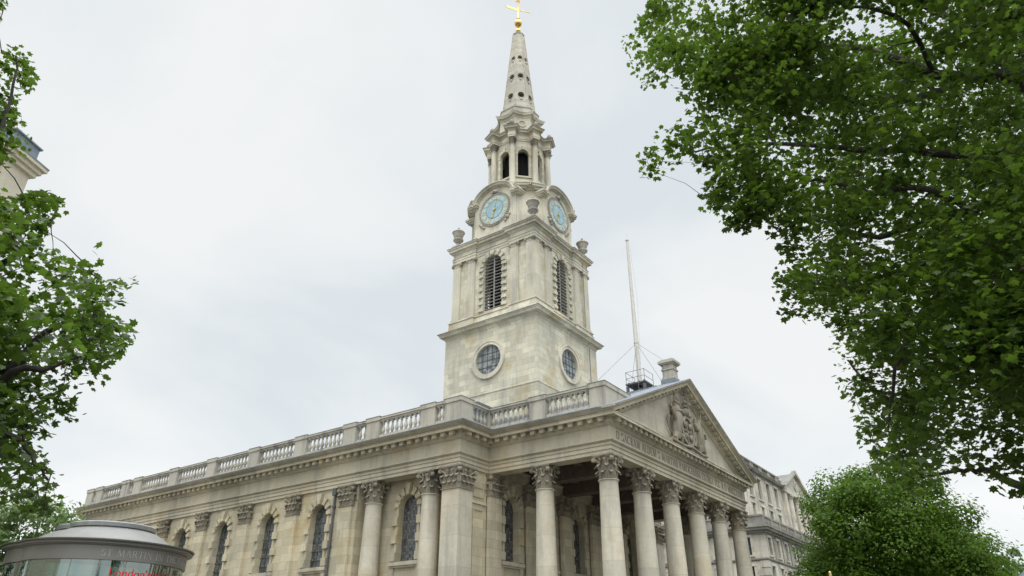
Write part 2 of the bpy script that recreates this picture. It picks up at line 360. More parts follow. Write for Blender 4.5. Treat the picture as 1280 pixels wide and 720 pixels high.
def capital(square=False, hw=.52, sc=1.):
    mb = MB(); r0 = .43
    if square:
        for z0, z1, a, b in ((0,.05,hw+.05,hw+.05),(.05,.75,hw,hw),(.75,1.05,hw,hw+.07)):
            mb.prism([(-a,-a,z0),(a,-a,z0),(a,a,z0),(-a,a,z0)], [(-b,-b,z1),(b,-b,z1),(b,b,z1),(-b,b,z1)])
    else:
        mb.lathe([(r0+.05,0),(r0+.075,.03),(r0+.05,.06),(r0-.01,.07),(r0-.01,.6),(r0+.03,.85),(r0+.12,1.03),(r0+.14,1.05),(0.2,1.06)], n=20)
    # two rows of acanthus
    if square:
        for q in range(4):
            a = q*PI/2; out = (math.cos(a), math.sin(a), 0); side = (-math.sin(a), math.cos(a), 0)
            for row, (z0, h, w, xs, c) in enumerate(((.06,.33,.33,(-.33,0,.33),.13),(.30,.42,.33,(-.5,-.17,.17,.5),.15))):
                for x in xs: leaf(mb, (out[0]*hw+side[0]*x*hw*1.75/ .875*.9, out[1]*hw+side[1]*x*hw*1.75/.875*.9, 0), out, side, z0, h, w*hw/.52, c)
    else:
        for row, (z0, h, w, off, c) in enumerate(((.06,.33,.30,0,.15),(.28,.44,.30,PI/8,.17))):
            for k in range(8):
                a = off+k*PI/4; out = (math.cos(a), math.sin(a), 0); leaf(mb, (out[0]*(r0), out[1]*(r0), 0), out, (-math.sin(a), math.cos(a), 0), z0, h, w, c)
    R = (hw*1.414+.20) if square else .80
    for k in range(4):                  # corner volutes
        a = PI/4+k*PI/2; dx, dy = math.cos(a), math.sin(a)
        rb = hw*1.25 if square else .46
        for sgn in (-1, 1):
            a2 = a+sgn*.32; r1 = rb*(.93 if square else 1)
            pts = [(r1*math.cos(a2), r1*math.sin(a2), .58), (r1*math.cos(a+sgn*.25)*1.06, r1*math.sin(a+sgn*.25)*1.06, .82), ((R-.06)*math.cos(a+sgn*.09), (R-.06)*math.sin(a+sgn*.09), 1.0)]
            mb.tube(pts, [.05,.05,.045], 6)
        T = Matrix.Translation((dx*(R-.09), dy*(R-.09), .93)) @ Matrix.Rotation(a, 4, 'Z') @ Matrix.Rotation(PI/2, 4, 'X')
        v = MB().lathe([(.055,-.10),(.11,-.085),(.125,0),(.11,.085),(.055,.10)], n=10).xf(T); mb.add(v.v, v.f)
        # small centre scrolls
        b = k*PI/2; rr = (hw+.07) if square else .53
        for sgn in (-1, 1):
            x, y = rr*math.cos(b)-sgn*.12*math.sin(b), rr*math.sin(b)+sgn*.12*math.cos(b)
            mb.ball((x, y, .93), .075, 8, 5)
            mb.tube([(rr*math.cos(b)*.9-sgn*.2*math.sin(b), rr*math.sin(b)*.9+sgn*.2*math.cos(b), .6), (x, y, .88)], [.035,.04], 5)
        mb.ball(((rr+.06)*math.cos(b), (rr+.06)*math.sin(b), 1.12), (.10,.10,.09), 8, 5)
    def aba(e, z):                      # concave-sided abacus
        out = []
        for k in range(4):
            a = PI/4+k*PI/2; c = Vector((math.cos(a), math.sin(a))); t = Vector((-c.y, c.x)); H = R+e
            p = c*H-t*.07; q = c*H+t*.07
            out += [p, q]
            a2 = a+PI/2; c2 = Vector((math.cos(a2), math.sin(a2))); t2 = Vector((-c2.y, c2.x)); r = c2*H-t2*.07
            mid = (c+c2).normalized(); dep = .10 if square else .14
            for j in range(1, 6): f = j/6; out.append(q.lerp(r, f)-mid*dep*4*f*(1-f))
        return [(p.x, p.y, z) for p in out]
    mb.prism(aba(-.05,1.05), aba(-.02,1.11)); mb.prism(aba(.01,1.112), aba(.01,1.19))
    return mb
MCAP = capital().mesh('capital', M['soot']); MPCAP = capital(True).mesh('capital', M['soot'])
MCAPS = {}
ZT, ZA = 10.725, 9.535
def col_mesh(rb=.55, rt=.455, h=ZA-1.1):
    mb = MB(); mb.box(-.75,.75,-.75,.75,0,.18)
    pr = [(.74,.18),(.76,.26),(.74,.32),(.66,.35),(.64,.40),(.67,.44),(.68,.49),(.62,.53),(rb+.03,.56)]
    for i in range(13):
        t = i/12; r = rb+(rt-rb)*max(0,(t-.25)/.75)**1.35; pr.append((r, .62+(h-.72)*t))
    pr += [(rt+.01,h-.07),(rt+.06,h-.05),(rt+.065,h-.01),(rt+.01,h)]
    return mb.lathe(pr, n=36)
MCOL = col_mesh().mesh('column', M['column'])

# ------------------------------------------------------------------ church
church = thing('church', 'pale stone church with a tall spired clock tower and a columned portico', 'church', (9, 20, 0))
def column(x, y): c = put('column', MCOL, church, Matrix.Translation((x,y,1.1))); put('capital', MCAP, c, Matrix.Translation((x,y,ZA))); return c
for k in range(6): column(3.6*k, 0)
column(0, 3.72); column(18, 3.72)
YE = 47.25
# body walls
WF, WR, XP = -2.85, -1.9, -3.07
def gibbs(F, mb, m, w, z0, z1, d=.0, bw=.40, bh=.40, key=.62):
    r = w/2; zs = z1-r; n = int((zs-z0)/bh)
    fr = .17
    for sg in (-1, 1):
        a, b = (m-r-fr, m-r) if sg < 0 else (m+r, m+r+fr)
        F.box(mb, a, b, d, d+.07, z0, zs)
        for i in range(n):
            if i % 2 == 0:
                za = z0+(zs-z0)*i/n; zb = z0+(zs-z0)*(i+1)/n
                a, b = (m-r-bw, m-r-.004) if sg < 0 else (m+r+.004, m+r+bw)
                F.box(mb, a, b, d, d+.15, za+.02, zb-.02)
    F.ring(mb, (m, zs), r, r+fr, d, d+.055, 16, 0, PI)
    for i, (ang, ln) in enumerate(((12,.34),(38,.40),(63,.44),(90,key),(117,.44),(142,.40),(168,.34))):
        a = rad(ang); hw_ = rad(7.5 if ang != 90 else 8.5); e = .15+(.08 if ang == 90 else 0)
        ri, ro = r+.005, r+ln
        pts = [(m+q*math.cos(a+t), zs+q*math.sin(a+t)) for q, t in ((ri,-hw_),(ro,-hw_*1.05),(ro,hw_*1.05),(ri,hw_))]
        F.slab(mb, pts, d+.0, d+e)
def church_window(F, m, w, z0, z1, dep=.34, sill=True, bars=True):
    mb = MB(); F.slab(mb, archpts(m, w+.04, z0-.02, z1+.02), -dep-.05, -dep)
    win = part('window', mb, M['glass'], church)
    sb = MB(); gibbs(F, sb, m, w, z0, z1); part('surround', sb, M['flank'], win)
    if sill:
        s = MB(); F.box(s, m-w/2-.42, m+w/2+.42, .002, .20, z0-.22, z0-.03); F.box(s, m-w/2-.36, m+w/2+.36, .001, .13, z0-.32, z0-.222)
        F.box(s, m-w/2-.36, m-w/2-.1, .001, .1, z0-.9, z0-.322); F.box(s, m+w/2+.1, m+w/2+.36, .001, .1, z0-.9, z0-.322)
        part('sill', s, M['trim'], win)
    if bars:
        b = MB(); z = z0+.42
        while z < z1-w/2-.05: F.box(b, m-w/2, m+w/2, -dep+.02, -dep+.05, z-.013, z+.013); z += .52
        for x in (-w/6, w/6): F.box(b, m+x-.012, m+x+.012, -dep+.02, -dep+.045, z0, z1-.12)
        F.ring(b, (m, z1-w/2), w/4-.015, w/4+.015, -dep+.02, -dep+.045, 12, 0, PI)
        part('glazing_bar', b, M['bars'], win)
WZ0, WZ1, WW = 6.45, 9.93, 1.42
def hole(m): return (m-WW/2, m+WW/2, WZ0, WZ1, 'arch')
PIL = [15.35+4.765*k for k in range(6)]     # plain-bay pilasters
bays = [(PIL[k]+PIL[k+1])/2 for k in range(5)]
mb = MB(); F = FL(WF)
F.wall(mb, 14.6, 40.05, 0, ZT+.7, [hole(b) for b in bays], 0, .42)
FRc = FL(WR); rec = [11.45, 43.25]
FRc.wall(mb, 8.0, 14.6, 0, ZT+.7, [hole(rec[0])], 0, .42); FRc.wall(mb, 40.05, 46.2, 0, ZT+.7, [hole(rec[1])], 0, .42)
for y in (14.6, 40.05): mb.add([(WF,y,0),(WR,y,0),(WR,y,11.4),(WF,y,11.4)], [(0,1,2,3)])
# corner piers as walls, far end and right flank
mb.box(-3.06, -1.95, 6.97, 8.06, 0, ZT-1.19); mb.box(-3.06, -1.95, 46.1, 47.2, 0, ZT-1.19)
mb.box(-1.949, WR, 7.12, 8.0, 0, 11.4)
mb.box(-2.8, 20.8, 46.6, 47.1, 0, 11.4); mb.box(20.4, 20.85, 8.0, 46.6, 0, 11.4)
mb.box(19.95, 21.06, 6.97, 8.06, 0, ZT-1.19)
FFr = FF(7.12); FFr.wall(mb, -1.95, -.56, 0, ZT+.3, [], 0); FFr.wall(mb, 18.56, 19.95, 0, ZT+.3, [], 0)
Fb = FF(7.2); pw = [1.8+3.6*k for k in range(5)]
Fb.wall(mb, -.56, 18.56, 1.1, 11.6, [(m-.66, m+.66, WZ0, WZ1-.05, 'arch') for m in pw]+[(m-.8, m+.8, 1.11, 5.2, 'rect') for m in (1.8, 9.0, 16.2)], 0, .42)
part('wall', mb, M['flank'], church)
# sunk panel on the front return of the pier
mb = MB()
for z0, z1 in ((4.2, 8.75), (9.35, 9.9)):
    x0, x1 = -1.72, -.86
    FFr.box(mb, x0, x1, .0, .05, z1-.06, z1); FFr.box(mb, x0, x0+.05, .0, .05, z0+.06, z1-.06); FFr.box(mb, x1-.05, x1, 0, .05, z0+.06, z1-.06); FFr.box(mb, x0, x1, 0, .05, z0, z0+.06)
FFr.box(mb, -1.94, -.62, .0, .09, 9.0, 9.12)
part('panel_moulding', mb, M['flank'], church)
for b in bays: church_window(F, b, WW, WZ0, WZ1)
for b in rec: church_window(FRc, b, WW, WZ0, WZ1, bars=False)
for b in pw: church_window(Fb, b, 1.32, WZ0, WZ1-.05, bars=False)
for m in (1.8, 9.0, 16.2):
    d = MB(); Fb.box(d, m-.78, m+.78, -.40, -.33, 1.11, 5.18)
    for s in (-1, 1):
        for z0, z1 in ((1.4,2.6),(2.8,4.9)): Fb.box(d, m+s*.4-.28, m+s*.4+.28, -.33, -.30, z0, z1)
    part('door', d, plain('dark_oak', (.05,.03,.02), .5), church)
# pilasters
def pil_mesh(w=1.04, dep=.22):
    mb = MB(); h = ZA-1.1; a = w/2
    mb.box(-a-.14,a+.14,-.14,dep+.2,0,.35); mb.box(-a-.07,a+.07,-.07,dep+.1,.351,.55); mb.box(-a,a,0,dep,.551,h-.001)
    return mb
MPIL = pil_mesh().mesh('pilaster', M['flank'])
def pilaster(F, s, front):      # front face at d=front
    p = F.P(s, front, 1.1); ang = math.atan2(F.n.y, F.n.x)
    T = Matrix.Translation(p) @ Matrix.Rotation(ang+PI/2, 4, 'Z')
    o = put('pilaster', MPIL, church, T)
    c = Vector(F.P(s, front-.52, ZA)); put('capital', MPCAP, o, Matrix.Translation(c) @ Matrix.Rotation(ang, 4, 'Z'))
for y in PIL: pilaster(F, y, .22)
for k in range(6): pilaster(Fb, 3.6*k, .32)
for y in (9.3, 13.55, 41.15, 45.2): column(-2.56, y)
def pier(x, y):
    mb = MB(); a = .565; mb.box(x-a-.14,x+a+.14,y-a-.14,y+a+.14,0,1.45); mb.box(x-a-.07,x+a+.07,y-a-.07,y+a+.07,1.451,1.65); mb.box(x-a,x+a,y-a,y+a,1.651,ZA-.001)
    o = part('corner_pier', mb, M['column'], church)
    put('capital', MPCAP, o, Matrix.Translation((x,y,ZA)) @ Matrix.Diagonal((1.09,1.09,1,1)))
for x, y in ((-2.5,7.52),(20.5,7.52),(-2.5,46.7)): pier(x, y)

# entablature
eL, e = -3.06, -.565
ring = [(eL,YE),(eL,6.955),(e,6.955),(e,e),(18-e,e),(18-e,6.955),(18-eL,6.955),(18-eL,YE)]
mb = MB()
mb.sweep(ring, [(-.9,ZT+.001),(-.09,ZT+.001),(-.09,10.92),(-.045,10.925),(-.045,11.13),(0,11.135),(0,11.27),(.05,11.285),(.12,11.35),(.12,11.40),(-.002,11.41),(-.002,12.08),(-.9,12.08)], True)
part('entablature', mb, M['trim'], church)
mb = MB()
mb.sweep(ring, [(-.9,12.082),(.04,12.082),(.08,12.12),(.13,12.15),(.13,12.20),(.15,12.205),(.17,12.22),(.17,12.50),(.50,12.50),(.50,12.435),(.56,12.435),(.56,12.555),(.59,12.57),(.59,12.60),(.4,12.63),(-.9,12.63)], True)
def modillions(mb, p, q, skip0=.3, skip1=.3, step=.6):
    p, q = Vector(p), Vector(q); L_ = (q-p).length; d = (q-p)/L_; nrm = Vector((d.y, -d.x)); n = max(1, round((L_-skip0-skip1)/step))
    for i in range(n+1):
        c = p+d*(skip0+(L_-skip0-skip1)*i/n)
        def B(h, o0, o1, z0, z1, o1b=None):
            a = [(o0,z0),(o1b or o1,z0),(o1,z1),(o0,z1)]
            A = [(*(c-d*h+nrm*o), z) for o, z in a]; Bq = [(*(c+d*h+nrm*o), z) for o, z in a]; mb.prism(A, Bq)
        B(.135, .15, .46, 12.28, 12.46, .41); B(.11, .33, .48, 12.225, 12.31, .45); B(.16, .15, .495, 12.42, 12.499)
for a, b in zip(ring, ring[1:]): modillions(mb, a, b, .25 if a != ring[1] and a != ring[5] else -.25+.5, .3)
part('cornice', mb, M['trim'], church)
mb = MB()
cyma = [(-.3,12.632),(.575,12.632),(.60,12.66),(.68,12.69),(.745,12.735),(.78,12.74),(.78,12.79),(-.3,12.86)]
mb.sweep([(e,e),(e,6.955),(eL,6.955),(eL,YE)][::-1], cyma); mb.sweep([(18-e,e),(18-e,6.955),(18-eL,6.955),(18-eL,YE)], cyma)
part('gutter_moulding', mb, M['trim'], church)
mb = MB()
fl = [(-.75,12.862),(.79,12.795),(.80,12.835),(-.75,12.90)]
mb.sweep([(e,e+.2),(e,6.955),(eL,6.955),(eL,YE)][::-1], fl); part('lead_flashing', mb, M['lead'], church)

mb = MB(); mb.sweep([(eL,YE),(eL,6.955),(e,6.955),(e,e)], [(.60,12.742),(.786,12.742),(.786,12.792),(.60,12.80)]); part('drip_edge', mb, M['coping'], church)
# pediment
X0, X1, XA = e-.78, 18-e+.78, 9.0; SL = (17.25-12.79)/(XA-X0)
mb = MB(); F0 = FF(e)
F0.slab(mb, [(X0+1.2,12.6),(X1-1.2,12.6),(XA,12.6+SL*(XA-X0-1.2)+.15)], -.5, -.03); ped = part('pediment', mb, M['tymp'], church)
def cyl_(x, d):
    o = max(e-x, x-(18-e)); b = 12.632 if d > .57 else 12.56
    if o > .575: b = float(np.interp(o, [.575,.60,.68,.745,.78], [12.633,12.661,12.691,12.736,12.742]))
    return b
def rake(mb, prof, x0, x1):      # prof (outward d, height h below the top line)
    def top(x): return 12.79+SL*((x-X0) if x <= XA else (X1-x))
    vs = []; st = [x0+.05*i for i in range(40)]+[XA]+[x1-.05*i for i in range(39,-1,-1)]; m = len(st)
    for x in st: vs += [(x, e-d, max(top(x)+h, cyl_(x, d)+.0005*q)) for q, (d, h) in enumerate(prof)]
    k = len(prof); fs = [(i*k+j, (i+1)*k+j, (i+1)*k+(j+1)%k, i*k+(j+1)%k) for i in range(m-1) for j in range(k)]
    fs += [tuple(range(k))[::-1], tuple(range((m-1)*k, m*k))]; mb.add(vs, fs)
mb = MB()
rake(mb, [(.78,0),(.78,-.05),(.745,-.055),(.68,-.10),(.60,-.16),(.56,-.19),(.56,-.34),(.50,-.34),(.50,-.325),(.17,-.325),(.17,-.50),(.10,-.52),(.10,-.57),(.02,-.66),(-.03,-.68),(-.3,-.68),(-.3,0)], X0, X1)
for side in (0, 1):
    n = 18
    for i in range(n):
        x = X0+1.25+(XA-X0-1.6)*i/(n-1); zt = 12.79+SL*(x-X0)
        if side: x = 18-x
        s = -1 if side else 1
        for h, d0, d1, z0, z1 in ((.125,.15,.46,-.45,-.335),(.145,.15,.49,-.375,-.336)):
            q = []
            for dx in (-h, h):
                zz = zt+SL*dx*s
                q.append([(x+dx,e-d0,zz+z0),(x+dx,e-d1+.04,zz+z0),(x+dx,e-d1,zz+z1),(x+dx,e-d0,zz+z1)])
            mb.prism(q[0], q[1])
part('raking_cornice', mb, M['trim'], ped)
# lead strip on the rake and the roofs
mb = MB(); rake(mb, [(.80,.002),(.80,.035),(-1.2,.06),(-1.2,.002)], X0, X1)
def roof(x0, x1, z0, zr, y0, y1): mb.add([(x0,y0,z0),(9,y0,zr),(x1,y0,z0),(x0,y1,z0),(9,y1,zr),(x1,y1,z0)], [(0,1,4,3),(1,2,5,4),(3,4,5),(0,2,1)])
roof(-1.15, 19.15, 12.86, 17.28, -.3, 8.5); roof(-2.75, 20.75, 12.95, 17.2, 8.2, 46.9)
y = .3
while y < 7: mb.tube([(-1.0,y,12.95),(9,y,17.31),(19,y,12.95)], .035, 6); y += .65
part('roof', mb, M['lead'], church)
# royal arms in the pediment: crowned shield, lion, unicorn
mb = MB(); ye = e+.03
def el(x, z, rx, rz, ry=.2, y=0): mb.ball((x, ye-.10-y, z), (rx, ry, rz), 12, 8)
def tb(pts, rs): mb.tube([(x, ye-d, z) for x, d, z in pts], rs, 8)
F1 = FF(ye)
F1.slab(mb, [(8.3,13.6),(8.55,13.25),(9,13.05),(9.45,13.25),(9.7,13.6),(9.75,14.3),(9.7,14.85),(9.2,14.95),(9,14.85),(8.8,14.95),(8.3,14.85),(8.25,14.3)], 0, .22)
F1.ring(mb, (9,14.0), .78, .95, .15, .33, 24); F1.slab(mb, [(8.97,13.3),(9.03,13.3),(9.03,14.7),(8.97,14.7)], .22, .28); F1.slab(mb, [(8.4,13.97),(9.6,13.97),(9.6,14.03),(8.4,14.03)], .22, .275)
for x, z in ((8.65,14.35),(9.35,14.35),(8.65,13.65),(9.35,13.65)): el(x, z, .17, .2, .1, .2); el(x+.12, z+.12, .07, .07, .1, .22)
el(9, 15.2, .3, .33, .28, .1); tb([(8.65,.1,15.0),(8.9,.3,15.3),(9.3,.3,15.25)], [.1,.14,.06])
def crown(x, z, s):
    tb([(x-.32*s,.25,z),(x,.42,z-.02),(x+.32*s,.25,z)], .07*s); tb([(x-.34*s,.25,z+.12*s),(x,.44,z+.10*s),(x+.34*s,.25,z+.12*s)], .045*s)
    for k in (-1,-.33,.33,1): tb([(x+.33*s*k,.33,z+.1*s),(x+.42*s*k,.36,z+.42*s),(x+.12*s*k,.34,z+.62*s)], [.05*s,.055*s,.045*s]); el(x+.36*s*k, z+.2*s, .06*s, .1*s, .08, .3)
    el(x, z+.72*s, .09*s, .09*s, .09, .2); F1.box(mb, x-.025*s, x+.025*s, .26, .32, z+.78*s, z+1.0*s); F1.box(mb, x-.09*s, x+.09*s, .26, .32, z+.86*s, z+.91*s)
crown(9.05, 15.55, 1.05); 
# lion: sitting up on its hind legs, head turned to the front, crowned
tb([(7.35,.15,13.2),(7.3,.25,13.8),(7.45,.3,14.4),(7.5,.3,14.75)], [.30,.36,.40,.27]); el(7.5, 14.95, .33, .35, .3, .15); el(7.5, 14.85, .13, .12, .2, .42)
for a in range(9): q = a*2*PI/9; el(7.5+.3*math.cos(q), 14.92+.33*math.sin(q), .12, .13, .13, .12)
crown(7.45, 15.25, .85)
tb([(7.6,.35,14.4),(8.0,.42,14.35),(8.3,.38,14.6)], [.15,.12,.1]); tb([(7.2,.3,14.2),(6.85,.45,14.5),(6.6,.4,14.85)], [.15,.11,.1]); el(6.55, 14.95, .14, .11, .12, .28)
tb([(7.3,.2,13.5),(7.75,.35,13.35),(7.7,.3,12.95)], [.24,.2,.12]); tb([(7.2,.25,13.5),(6.9,.3,13.15),(7.05,.3,12.9)], [.22,.16,.11]); tb([(7.0,.15,13.4),(6.55,.15,13.6),(6.4,.15,14.1),(6.65,.15,14.4)], [.06,.055,.05,.1]); el(7.8,12.93,.17,.08,.15,.2); el(7.1,12.9,.17,.08,.15,.2)
# unicorn
tb([(10.75,.15,13.15),(10.8,.25,13.8),(10.6,.3,14.4),(10.65,.3,14.85),(10.8,.3,15.05)], [.30,.35,.33,.2,.17]); tb([(10.75,.3,15.1),(11.0,.36,14.98),(11.2,.36,14.82)], [.16,.12,.08])
tb([(10.95,.35,15.15),(11.15,.38,15.5),(11.25,.38,15.8)], [.04,.03,.012]); el(10.65,15.25,.05,.12,.06,.2)
for i in range(6): el(10.45-.03*i, 15.1-.17*i, .11, .12, .12, .15)
tb([(10.55,.35,14.4),(10.15,.42,14.4),(9.9,.38,14.7)], [.14,.11,.08]); tb([(10.9,.3,14.3),(11.35,.42,14.35),(11.5,.4,14.05)], [.13,.1,.07])
tb([(10.9,.2,13.5),(10.5,.35,13.3),(10.5,.3,12.95)], [.23,.17,.1]); tb([(11.0,.25,13.5),(11.3,.3,13.15),(11.25,.3,12.9)], [.22,.14,.09]); tb([(11.1,.15,13.4),(11.55,.15,13.5),(11.75,.15,13.9),(11.55,.15,14.2)], [.06,.05,.05,.1])
# compartment, scrolls and ribbon
for i in range(15): t = i/14; el(6.4+5.4*t, 12.88+.18*math.sin(t*17), .26, .14, .16, .05)
tb([(6.5,.3,13.0),(7.6,.42,12.84),(9,.42,13.0),(10.4,.42,12.84),(11.6,.3,13.0)], .09)
for s in (-1, 1): tb([(9+s*.95,.2,13.3),(9+s*1.2,.25,13.7),(9+s*1.05,.25,14.2)], [.14,.09,.12]); el(9+s*.55,15.1,.2,.16,.2,.1)
part('coat_of_arms', mb, M['soot'], ped)

# carved roman letters as strokes: (x0,y0,x1,y1,thick?) on a unit-high cell, width last
def glyphs():
    K, n = 1, 0
    def arc(cx, cy, rx, ry, a0, a1, m=8, w=None):
        out = []
        for i in range(m):
            p, q = rad(a0+(a1-a0)*i/m), rad(a0+(a1-a0)*(i+1)/m)
            out.append((cx+rx*math.cos(p), cy+ry*math.sin(p), cx+rx*math.cos(q), cy+ry*math.sin(q), K if abs(math.cos((p+q)/2)) > .55 else n))
        return out
    G = {}
    G['I'] = ([(.15,0,.15,1,K)], .3, [(.15,0),(.15,1)])
    G['L'] = ([(.15,0,.15,1,K),(.15,.03,.62,.03,n),(.62,0,.62,.18,n)], .68, [(.15,0),(.15,1)])
    G['T'] = ([(.38,0,.38,1,K),(.03,.97,.73,.97,n),(.03,.97,.03,.8,n),(.73,.97,.73,.8,n)], .76, [(.38,0)])
    G['F'] = ([(.15,0,.15,1,K),(.15,.97,.6,.97,n),(.6,.97,.6,.8,n),(.15,.52,.48,.52,n)], .64, [(.15,0),(.15,1)])
    G['E'] = ([(.15,0,.15,1,K),(.15,.97,.6,.97,n),(.6,.97,.6,.8,n),(.15,.52,.48,.52,n),(.15,.03,.63,.03,n),(.63,.03,.63,.2,n)], .67, [(.15,0),(.15,1)])
    G['H'] = ([(.15,0,.15,1,K),(.7,0,.7,1,K),(.15,.52,.7,.52,n)], .85, [(.15,0),(.15,1),(.7,0),(.7,1)])
    G['N'] = ([(.15,0,.15,1,n),(.15,1,.75,0,K),(.75,0,.75,1,n)], .88, [(.15,0),(.15,1),(.75,1)])
    G['M'] = ([(.12,0,.18,1,n),(.18,1,.5,.1,K),(.5,.1,.82,1,n),(.82,1,.88,0,K)], 1.0, [(.12,0),(.88,0)])
    G['A'] = ([(.08,0,.4,1,n),(.4,1,.74,0,K),(.2,.36,.62,.36,n)], .8, [(.08,0),(.74,0)])
    G['V'] = ([(.05,1,.38,0,K),(.38,0,.7,1,n)], .74, [(.05,1),(.7,1)])
    G['X'] = ([(.08,1,.7,0,K),(.08,0,.7,1,n)], .78, [(.08,0),(.7,0),(.08,1),(.7,1)])
    G['D'] = ([(.15,0,.15,1,K),(.15,.03,.4,.03,n),(.15,.97,.4,.97,n)]+arc(.4,.5,.36,.47,-90,90), .84, [])
    G['P'] = ([(.15,0,.15,1,K),(.15,.97,.36,.97,n),(.15,.48,.36,.48,n)]+arc(.36,.725,.22,.245,-90,90,6), .64, [(.15,0)])
    G['R'] = ([(.15,0,.15,1,K),(.15,.97,.36,.97,n),(.15,.5,.36,.5,n),(.36,.5,.72,0,K)]+arc(.36,.735,.21,.235,-90,90,6), .76, [(.15,0),(.72,0)])
    G['S'] = (arc(.3,.74,.21,.23,20,230,7)+arc(.3,.26,.23,.23,50,-160,7), .6, [])
    G['O'] = (arc(.45,.5,.4,.48,0,360,14), .9, []); G['C'] = (arc(.45,.5,.4,.48,45,315,12), .8, [])
    G['U'] = ([(.15,.35,.15,1,K),(.72,.35,.72,1,n)]+arc(.435,.35,.285,.34,180,360,8), .86, [(.15,1),(.72,1)])
    G[' '] = ([], .42, [])
    return G
GL = glyphs()
def text_width(t): return sum(GL[c][1]+.12 for c in t)-.12
def lettering(mb, mapf, t, h, s0, z0, stretch=1., d0=.0, d1=.012, th=.15, tn=.06):
    s = s0
    for c in t:
        st, w, se = GL[c]
        segs = [(a,b,p,q,th if k else tn) for a,b,p,q,k in st]+[(x-.09,y+(.02 if y < .5 else -.02),x+.09,y+(.02 if y < .5 else -.02),.045) for x, y in se]
        for a, b, p, q, wd in segs:
            dx, dz = (p-a)*stretch, q-b; L_ = math.hypot(dx, dz) or 1; nx, nz = -dz/L_*wd/2, dx/L_*wd/2
            ex, ez = dx/L_*.015, dz/L_*.015
            q4 = [(a*stretch-ex+nx,b-ez+nz),(a*stretch-ex-nx,b-ez-nz),(p*stretch+ex-nx,q+ez-nz),(p*stretch+ex+nx,q+ez+nz)]
            mb.prism([mapf(s+x*h, d0, z0+y*h) for x, y in q4], [mapf(s+x*h, d1, z0+y*h) for x, y in q4])
        s += (w+.12)*h*stretch
INS = 'D SACRAM AEDEM S MARTINI PAROCHIANI EXTRUI FEC A D MDCCXXVI'
mb = MB(); hh = .43; st = 17.9/(text_width(INS)*hh)
pos = .05
for wd in INS.split(' '):
    mb = MB(); lettering(mb, F0.P, wd, hh, pos, 11.53, st, -.001, .007); part('inscription', mb, M['incise'], church)
    pos += (text_width(wd)+.12+GL[' '][1]+.12)*hh*st

# portico: ceiling, inner architrave, beams, steps
mb = MB(); mb.box(-.0+.05,17.95,.35,6.85,11.75,11.9)
for k in range(6):
    x = 3.6*k; mb.box(x-.38,x+.38,.345,6.86,10.74,11.749)
for k in range(5):
    for j, y in enumerate((1.0,3.35,5.7)):
        mb.box(3.6*k+.385,3.6*k+3.215,y-.22,y+.22,11.35,11.748)
    for y in (2.18, 4.52):
        x = 3.6*k+1.8; 
        for q in (0, 1): mb.box(x-1.2+.1*q,x+1.2-.1*q,y-.9+.08*q,y+.9-.08*q,11.60+.07*q,11.66+.07*q)
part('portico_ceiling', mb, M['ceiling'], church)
mb = MB(); mb.sweep([(-.3,7.19),(18.3,7.19)][::1], [(-.2,ZT+.004),(.27,ZT+.004),(.27,10.94),(.31,10.945),(.31,11.2),(.38,11.24),(.38,11.33),(-.2,11.33)])
part('inner_architrave', mb, M['trim'], church)
mb = MB()
for i in range(8): mb.box(-1.2-.34*i, 19.2+.34*i, -1.1-.34*i, 7.0, 1.1-.14*(i+1), 1.1-.14*i-.001) if i else mb.box(-1.2,19.2,-1.1,7.19,.96,1.1)
part('steps', mb, M['paving'], church)

# balustrade
BZ0, BZ1, BT = 12.86, 14.12, 14.36
bal = MB(); bal.box(-.11,.11,-.11,.11,0,.06); bal.box(-.11,.11,-.11,.11,.80,.86)
bal.lathe([(.07,.06),(.10,.09),(.06,.13),(.09,.20),(.115,.29),(.105,.38),(.06,.50),(.048,.62),(.055,.66),(.085,.69),(.06,.72),(.09,.80)], n=10)
MBAL = bal.mesh('baluster', M['balus'])
nbal = 0; extra = MB()
xb = -2.96; xs = -.46; TT = .16
blocks = [(6.92,8.08),(8.78,9.83),(13.1,14.15),(15.05,16.1)]+[(p+4.72-.53+.02*i, p+4.72+.53+.02*i) for i, p in enumerate(PIL[:4])]+[(38.82,39.88),(40.65,41.7),(44.7,45.75),(46.2,47.25)]
def rails(mb, F, s0, s1, c, hr=None):
    hr = hr or mb
    F.box(mb, s0, s1, c-TT-.03, c+TT+.03, BZ0-.1, BZ0+.16); F.box(mb, s0, s1, c-TT, c+TT, BZ0+.161, BZ0+.40)
    F.box(hr, s0, s1, c-TT+.02, c+TT-.02, BZ1, BZ1+.1); F.box(hr, s0, s1, c-TT-.05, c+TT+.05, BZ1+.1, BT-.05); F.box(hr, s0, s1, c-TT-.02, c+TT+.02, BT-.05, BT)
def pedestal(mb, F, s0, s1, c, up=.06):
    F.box(mb, s0-.03, s1+.03, c-TT-.07, c+TT+.07, BZ0-.11, BZ0+.17); F.box(mb, s0, s1, c-TT-.04, c+TT+.04, BZ0+.171, BZ1+.04)
    F.box(mb, s0-.05, s1+.05, c-TT-.09, c+TT+.09, BZ1+.041, BT+up-.05); F.box(mb, s0-.02, s1+.02, c-TT-.05, c+TT+.05, BT+up-.049, BT+up)
